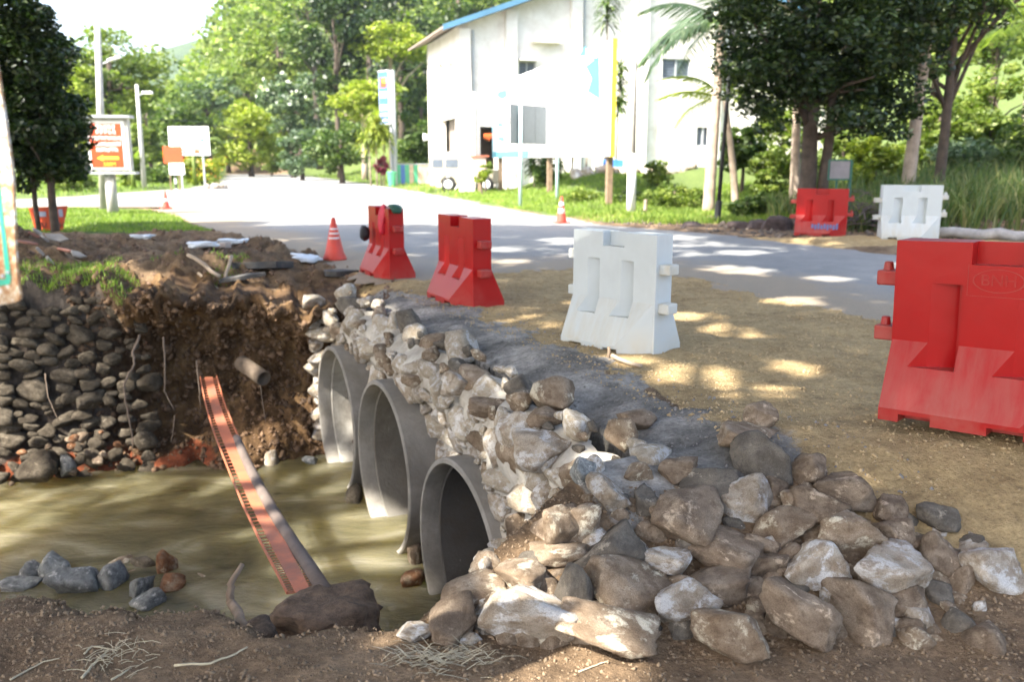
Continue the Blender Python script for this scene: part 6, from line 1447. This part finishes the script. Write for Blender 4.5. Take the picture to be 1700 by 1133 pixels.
q = PY(651, 306, 56); t = thing('bin', (q.x, 56, G(q.x, 56)), label='green bin at the foot of the blue pole sign', cat='bin'); MB().tube([(0, 0, 0), (0, 0, .85)], [.22, .3], 10).build('drum', M['greenpl'], t); MB().tube([(0, 0, .85), (0, 0, .93)], [.33, .31], 10).build('rim', M['greenpl'], t)
# green fence by the van
fe = thing('fence', (PY(662, 296, 58).x, 58, G(-7, 58)), 0, label='green and blue sheet fence left of the parked van', cat='fence')
for k in range(9): MB().box((k * .28, 0, .68), (.27, .03, 1.25)).build('sheet', M[('greenpl', 'signblue', 'greenpl', 'wood_pale')[k % 4] if k < 5 else 'wood_pale'], fe)
MB().box((1.15, -.04, 1.33), (2.7, .05, .05)).build('rail', M['grey_metal'], fe)
# green notice frame by the dark tree
q = PY(1386, 395, 20.0); gb = G(q.x, 20); t = thing('notice_frame', (q.x, 20, gb), 0, label='dark green metal frame on two legs beside the dark tree', cat='frame')
zt, zb = PY(1386, 266, 20).z - gb, PY(1386, 298, 20).z - gb
MB().box((0, 0, (zt + zb) / 2), (.44, .015, zt - zb - .04)).build('panel', simple('grey_panel', (.22, .2, .2), .8), t)
for z_ in (zt, zb): MB().box((0, 0, z_), (.5, .04, .035)).build('rail', M['greenpaint'], t)
MB().tube([(-.25, 0, zb), (-.25, 0, zt)], .02, 8).build('leg', M['greenpaint'], t); MB().tube([(-.05, .02, -.1), (-.05, .02, zt)], .022, 8).build('leg', M['greenpaint'], t); MB().tube([(.25, 0, -.2), (.25, 0, zt)], .032, 8).build('leg', M['greenpaint'], t)
# fallen orange road sign
q = PY(85, 385, 20.6); fsn = thing('works_sign', (q.x, 20.6, G(q.x, 20.6)), .1, label='fallen upside-down orange roadworks sign with black letters behind the sapling trunk', cat='road sign')
fz = PY(85, 342, 20.6).z - fsn.location.z; V = [(-.34, 0, -.05), (.24, 0, -.05), (.42, 0, fz), (-.45, 0, fz - .04)]
V2 = [(x, .03, z) for x, y, z in V]; MB().add(V + V2, [(0, 1, 2, 3), (7, 6, 5, 4), (0, 4, 5, 1), (1, 5, 6, 2), (2, 6, 7, 3), (3, 7, 4, 0)]).build('plate', M['orange'], fsn)
signtext(fsn, 'AH', .17, .2, -.006, .14, M['black']); signtext(fsn, 'U', .17, -.14, -.006, .14, M['black'])
MB().box((-.2, -.006, fz * .68), (.26, .006, .12)).box((.26, -.006, fz * .72), (.09, .006, .18)).build('pale_print', simple('pale_blue_print', (.35, .38, .5), .6), fsn)
# rusty sign plate at the left edge, close to the viewer
def rust_sign():
    Yd = 2.1; t = thing('rusty_sign', (PY(-60, 560, Yd).x, Yd, G(-1.7, Yd)), 0, label='rust-speckled white sign plate with a green border line at the left picture edge', cat='sign')
    out = [(-4, 120), (4, 175), (10, 215), (15, 250), (19, 280), (22, 320), (23, 360), (24, 400), (26, 430), (28, 455), (30, 475), (33, 488), (32, 498), (26, 502), (0, 507), (-60, 516), (-240, 535), (-560, 560), (-580, 540), (-560, 60), (-520, -60), (-40, -40)]
    P3 = [PY(a, b, Yd) - t.location for a, b in out]; n = len(P3); off = Vector((0, .012, 0)); mb = MB()
    mb.add(P3 + [p + off for p in P3], [tuple(range(n)), tuple(range(2 * n - 1, n - 1, -1))] + [(k, (k + 1) % n, n + (k + 1) % n, n + k) for k in range(n)])
    m, nt, b = newmat('rusted_reflective_white'); vec = coords(nt); f = noise(nt, vec, 60, 6, .75); f2 = noise(nt, vec, 5, 5, .6)
    ad = N(nt, 'ShaderNodeMath', operation='MULTIPLY_ADD'); ad.inputs[1].default_value = .8; nt.links.new(f2, ad.inputs[0]); nt.links.new(f, ad.inputs[2])
    nt.links.new(ramp(nt, ad.outputs[0], [(.82, (.72, .7, .66)), (.92, (.5, .36, .2)), (1.02, (.33, .15, .06))]), b.inputs['Base Color']); b.inputs['Roughness'].default_value = .6
    mb.build('plate', m, t)
    ln = [(-9, 240), (-2, 290), (3, 330), (7, 370), (11, 400), (16, 440), (19, 462), (17, 472), (0, 475), (-60, 484)]; mb = MB(); L1 = [PY(a, b, Yd) - t.location for a, b in ln]
    L2 = [PY(a, b, Yd) - t.location for a, b in [(-16, 240), (-9, 290), (-4, 330), (0, 370), (4, 400), (8, 440), (10, 462), (8, 464), (0, 464), (-60, 472)]]
    for k in range(len(L1) - 1):
        q = [L1[k], L1[k + 1], L2[k + 1], L2[k]]; o_ = Vector((0, -.0015, 0)); mb.add([v + o_ for v in q], [(0, 1, 2, 3)])
    mb.build('green_line', simple('faded_green_film', (.03, .4, .26), .5, .25, 20, dirt=(.1, .2, .12), dirt_amt=.5), t)
    for a, b in ((5, 458), (14, 452)): MB().tube([PY(a, b, Yd) - t.location + Vector((0, -.004, 0)), PY(a, b, Yd) - t.location], [.004, .0045], 10).build('rivet', M['grey_metal'], t)
    zt_ = PY(-330, 0, Yd).z - t.location.z; xx = PY(-330, 300, Yd).x - t.location.x; MB().tube([(xx, .05, -.3), (xx, .05, zt_)], .03, 12).build('post', M['grey_metal'], t)
rust_sign()
# ------------------------------------------------------------------ rubbish and broken slabs on the far bank
def slab(px, py, w, h, th, mat, label, name='slab', cat='slab', rz=0, tx=0, ty=0, lift=0.0, mesh=None, dep=.6):
    p = hit(px, py, 8, 24); D = zc(p); W = w / FPX * D
    rr_ = random.Random(px + py); n = 5
    if mat is M['bag']:
        return tag(link(name, rock_mesh(int(px), 3, 7, .9, 6), mat, loc=p + Vector((0, 0, .02 + lift)), rot=(tx, ty, rz), scale=(W / 2, W * dep / 2, .05)), label, cat)
    mb = MB(); poly = [(W / 2 * math.cos(2 * math.pi * (k + rr_.uniform(-.3, .3)) / n) * rr_.uniform(.65, 1.15), W / 2 * dep * math.sin(2 * math.pi * k / n) * rr_.uniform(.6, 1.15)) for k in range(n)]
    mb.prism(poly, -th / 2, th / 2); o = mb.build(name, mat, bevel=min(.01, th * .3), loc=p + Vector((0, 0, th / 2 + lift)), rot=(tx, ty, rz)); return tag(o, label, cat)
slab(440, 452, 120, 20, .10, M['asphalt_slab'], 'broken black asphalt slab tipping over the bank edge', rz=.3, tx=-.15, lift=.04)
slab(395, 470, 100, 20, .06, M['asphalt_slab'], 'long thin black slab lying left of the broken asphalt', rz=.25, ty=-.12, dep=.3, lift=.03)
slab(560, 458, 70, 16, .08, M['asphalt_slab'], 'dark asphalt lump below the cone', rz=.1, lift=.0)
slab(515, 438, 52, 16, .03, M['bag'], 'crumpled pale blue plastic sheet on the asphalt edge', 'plastic_sheet', 'plastic sheet', rz=.3, tx=.2, ty=.1, lift=.05)
slab(395, 404, 60, 8, .03, M['bag'], 'flat pale sheet lying at the road edge behind the white bag', 'plastic_sheet', 'plastic sheet', rz=.1)
slab(240, 397, 34, 8, .03, M['bag'], 'small pale sheet in the shade left of the white bag', 'plastic_sheet', 'plastic sheet')
slab(372, 412, 22, 10, .10, simple('concrete_chunk', (.42, .36, .32), .9, .2, 6, .4), 'pale concrete chunk right of the white bag', 'chunk', 'rubble')
slab(80, 460, 60, 10, .03, simple('green_grey_board', (.28, .34, .33), .8, .2), 'pale grey-green board leaning on the rubbish heap', 'board', 'board', rz=.2, tx=.2, dep=.25)
slab(54, 485, 60, 12, .03, simple('green_grey_tarp', (.2, .25, .22), .8, .2), 'grey-green scrap lying low on the bank beside the rusty sign', 'scrap', 'scrap', rz=.5)
slab(40, 455, 22, 14, .04, simple('yellow_white_packet', (.6, .6, .3), .5, .3), 'yellow and white packet on the rubbish heap', 'packet', 'packet', rz=.7, tx=.5)
for k, (px, py, w, a_) in enumerate(((58, 400, 26, .8), (76, 406, 22, 1.1), (98, 404, 44, .2), (44, 412, 34, .3), (68, 428, 24, 1.2), (84, 444, 22, 1.3), (110, 425, 34, .4), (62, 392, 20, .9), (130, 432, 30, .5))):
    slab(px, py, w, 10, .04, simple('rubble_slab', (.34, .31, .28) if k % 3 else (.3, .14, .1), .9, .2, 6, .4), ['upright grey tile shard', 'tilted bluish tile shard', 'broad pale slab', 'flat pinkish slab', 'steep tan shard', 'tan plank-like shard', 'pale concrete flake', 'small leaning shard', 'grey flake'][k] + ' in the rubbish heap at the left', 'shard', 'rubble', rz=a_, tx=.4 * (k % 3), ty=a_ * .7, lift=.06)
o = link('plastic_bag', rock_mesh(920, 3, 8, .6, 8), M['bag'], loc=hit(341, 410, 8, 24) + Vector((0, 0, .05)), scale=(.27, .2, .075)); tag(o, 'bright white plastic bag lying on the soil at the road edge', 'bag')
stick([hit(314, 438, 8, 20) + Vector((0, 0, .12)), hit(366, 470, 8, 20) + Vector((0, 0, .08))], [.03, .03], M['wood_pale'], 'pale timber batten pointing down towards the stream', 'timber', 'batten')
stick([hit(385, 440, 8, 20) + Vector((0, 0, .12)), hit(374, 466, 8, 20) + Vector((0, 0, .04))], [.025, .025], M['wood_pale'], 'short upright batten resting on the black slab', 'timber', 'batten')
stick([hit(330, 462, 8, 20) + Vector((0, 0, .05)), hit(366, 490, 8, 20) + Vector((0, 0, .03))], [.025, .025], M['wood_pale'], 'batten half buried at the bank edge', 'timber', 'batten')
# log and brush heap across the road, soil heap
a, b = PY(1560, 388, 18.6), PY(1760, 398, 17.6); a.z = G(a.x, a.y) + .12; b.z = G(b.x, b.y) + .1
stick([b, a.lerp(b, .5), a], [.13, .12, .11], simple('grey_log', (.26, .25, .24), .9, .3, 5, .5, 20), 'grey fallen log lying right of the far white barrier', 'log', 'log', 12)
mb = MB(); c0 = PY(1430, 380, 19.8); c0.z = G(c0.x, c0.y)
for k in range(200):
    p_ = Vector((rng.gauss(.2, .55), rng.gauss(0, .35), 0)); p_.z = abs(rng.gauss(.25, .25)) * max(.2, 1 - abs(p_.x)); an_ = rng.uniform(0, 3.14); L_ = rng.uniform(.3, .9); d_ = Vector((math.cos(an_), math.sin(an_) * .5, rng.uniform(-.3, .5)))
    mb.tube([p_ - d_ * L_ / 2, p_ + Vector((0, 0, .05)), p_ + d_ * L_ / 2], [.012, .012, .006], 4)
tag(mb.build('brush_heap', simple('dead_branches', (.09, .065, .06), .9, .4, 5), loc=c0), 'heap of dead branches between the far red and white barriers', 'brush heap', kind='stuff')
for k, (px, py, w, h) in enumerate(((1290, 372, 60, 36), (1260, 380, 60, 24), (1220, 378, 50, 18), (1330, 385, 40, 20), (1150, 374, 50, 12))):
    p_ = PY(px, py, 21.0 + k * .2); D_ = 21; W_ = w / FPX * D_; H_2 = h / FPX * D_
    tag(link('soil_heap', rock_mesh(930 + k, 3, 12, .3), simple('dark_soil_heap', (.07, .05, .045), .95, .5, 4, 1.0, 12), loc=(p_.x, p_.y, G(p_.x, p_.y)), scale=(W_ / 2, W_ / 2.5, H_2 / 1.6)), 'dark heap of dug soil on the far verge, ' + ['tallest, left of the far red barrier', 'lower one next to the tallest', 'flat one by the black post', 'one beside the far red barrier', 'lowest, left of the black post'][k], 'soil heap', 'soil heaps on the far verge')
p_ = PY(1067, 374, 23.4); tag(stone('rock', ROCK2, 3, M['rock_white'], (p_.x, 23.4, .05), (.16, .14, .12), (0, 0, 0)), 'small white stone on the far road edge by the white pole', 'rock')
p_ = PY(1071, 338, 26.5); tag(MB().tube([(0, 0, -.1), (.02, 0, .42)], [.06, .05], 8).build('stump', M['bark_pale'], loc=(p_.x, 26.5, G(p_.x, 26.5))), 'short pale stump right of the white pole', 'stump')
p_ = PY(1010, 590, 6.6)
hp = hit(1010, 594, 5, 9); stick([hp + Vector((0, 0, -.02)), hp + Vector((.0, 0, .09))], [.016, .012], M['wood'], 'short dark stake stub at the foot of the near white barrier', 'stake', 'stake')
stick([hit(1015, 598, 5, 9) + Vector((0, 0, .03)), hit(1065, 612, 5, 9) + Vector((0, 0, .02))], [.02, .016], M['wood_pale'], 'short piece of pale wood beside the stake stub', 'wood piece', 'wood_piece')
stick([PY(1205, 365, 22.3), PY(1290, 160, 22.3)], [.01, .01], M['black'], 'thin dark stay running up into the dark tree', 'stay', 'stay') if False else None

# ------------------------------------------------------------------ haze
hz = MB().box((0, 950, 128), (3000, 2300, 264)).build('haze', None)
hmat = bpy.data.materials.new('haze_air'); hmat.use_nodes = True; ht_ = hmat.node_tree; ht_.nodes.remove(ht_.nodes['Principled BSDF'])
vol = ht_.nodes.new('ShaderNodeVolumePrincipled'); vol.inputs['Color'].default_value = (.82, .9, 1.0, 1); vol.inputs['Density'].default_value = .0002; vol.inputs['Anisotropy'].default_value = .3
ht_.links.new(vol.outputs[0], ht_.nodes['Material Output'].inputs['Volume'])
hz.data.materials.clear(); hz.data.materials.append(hmat); tag(hz, kind='stuff', label='thin bluish air between the viewer and the far hill', cat='haze')
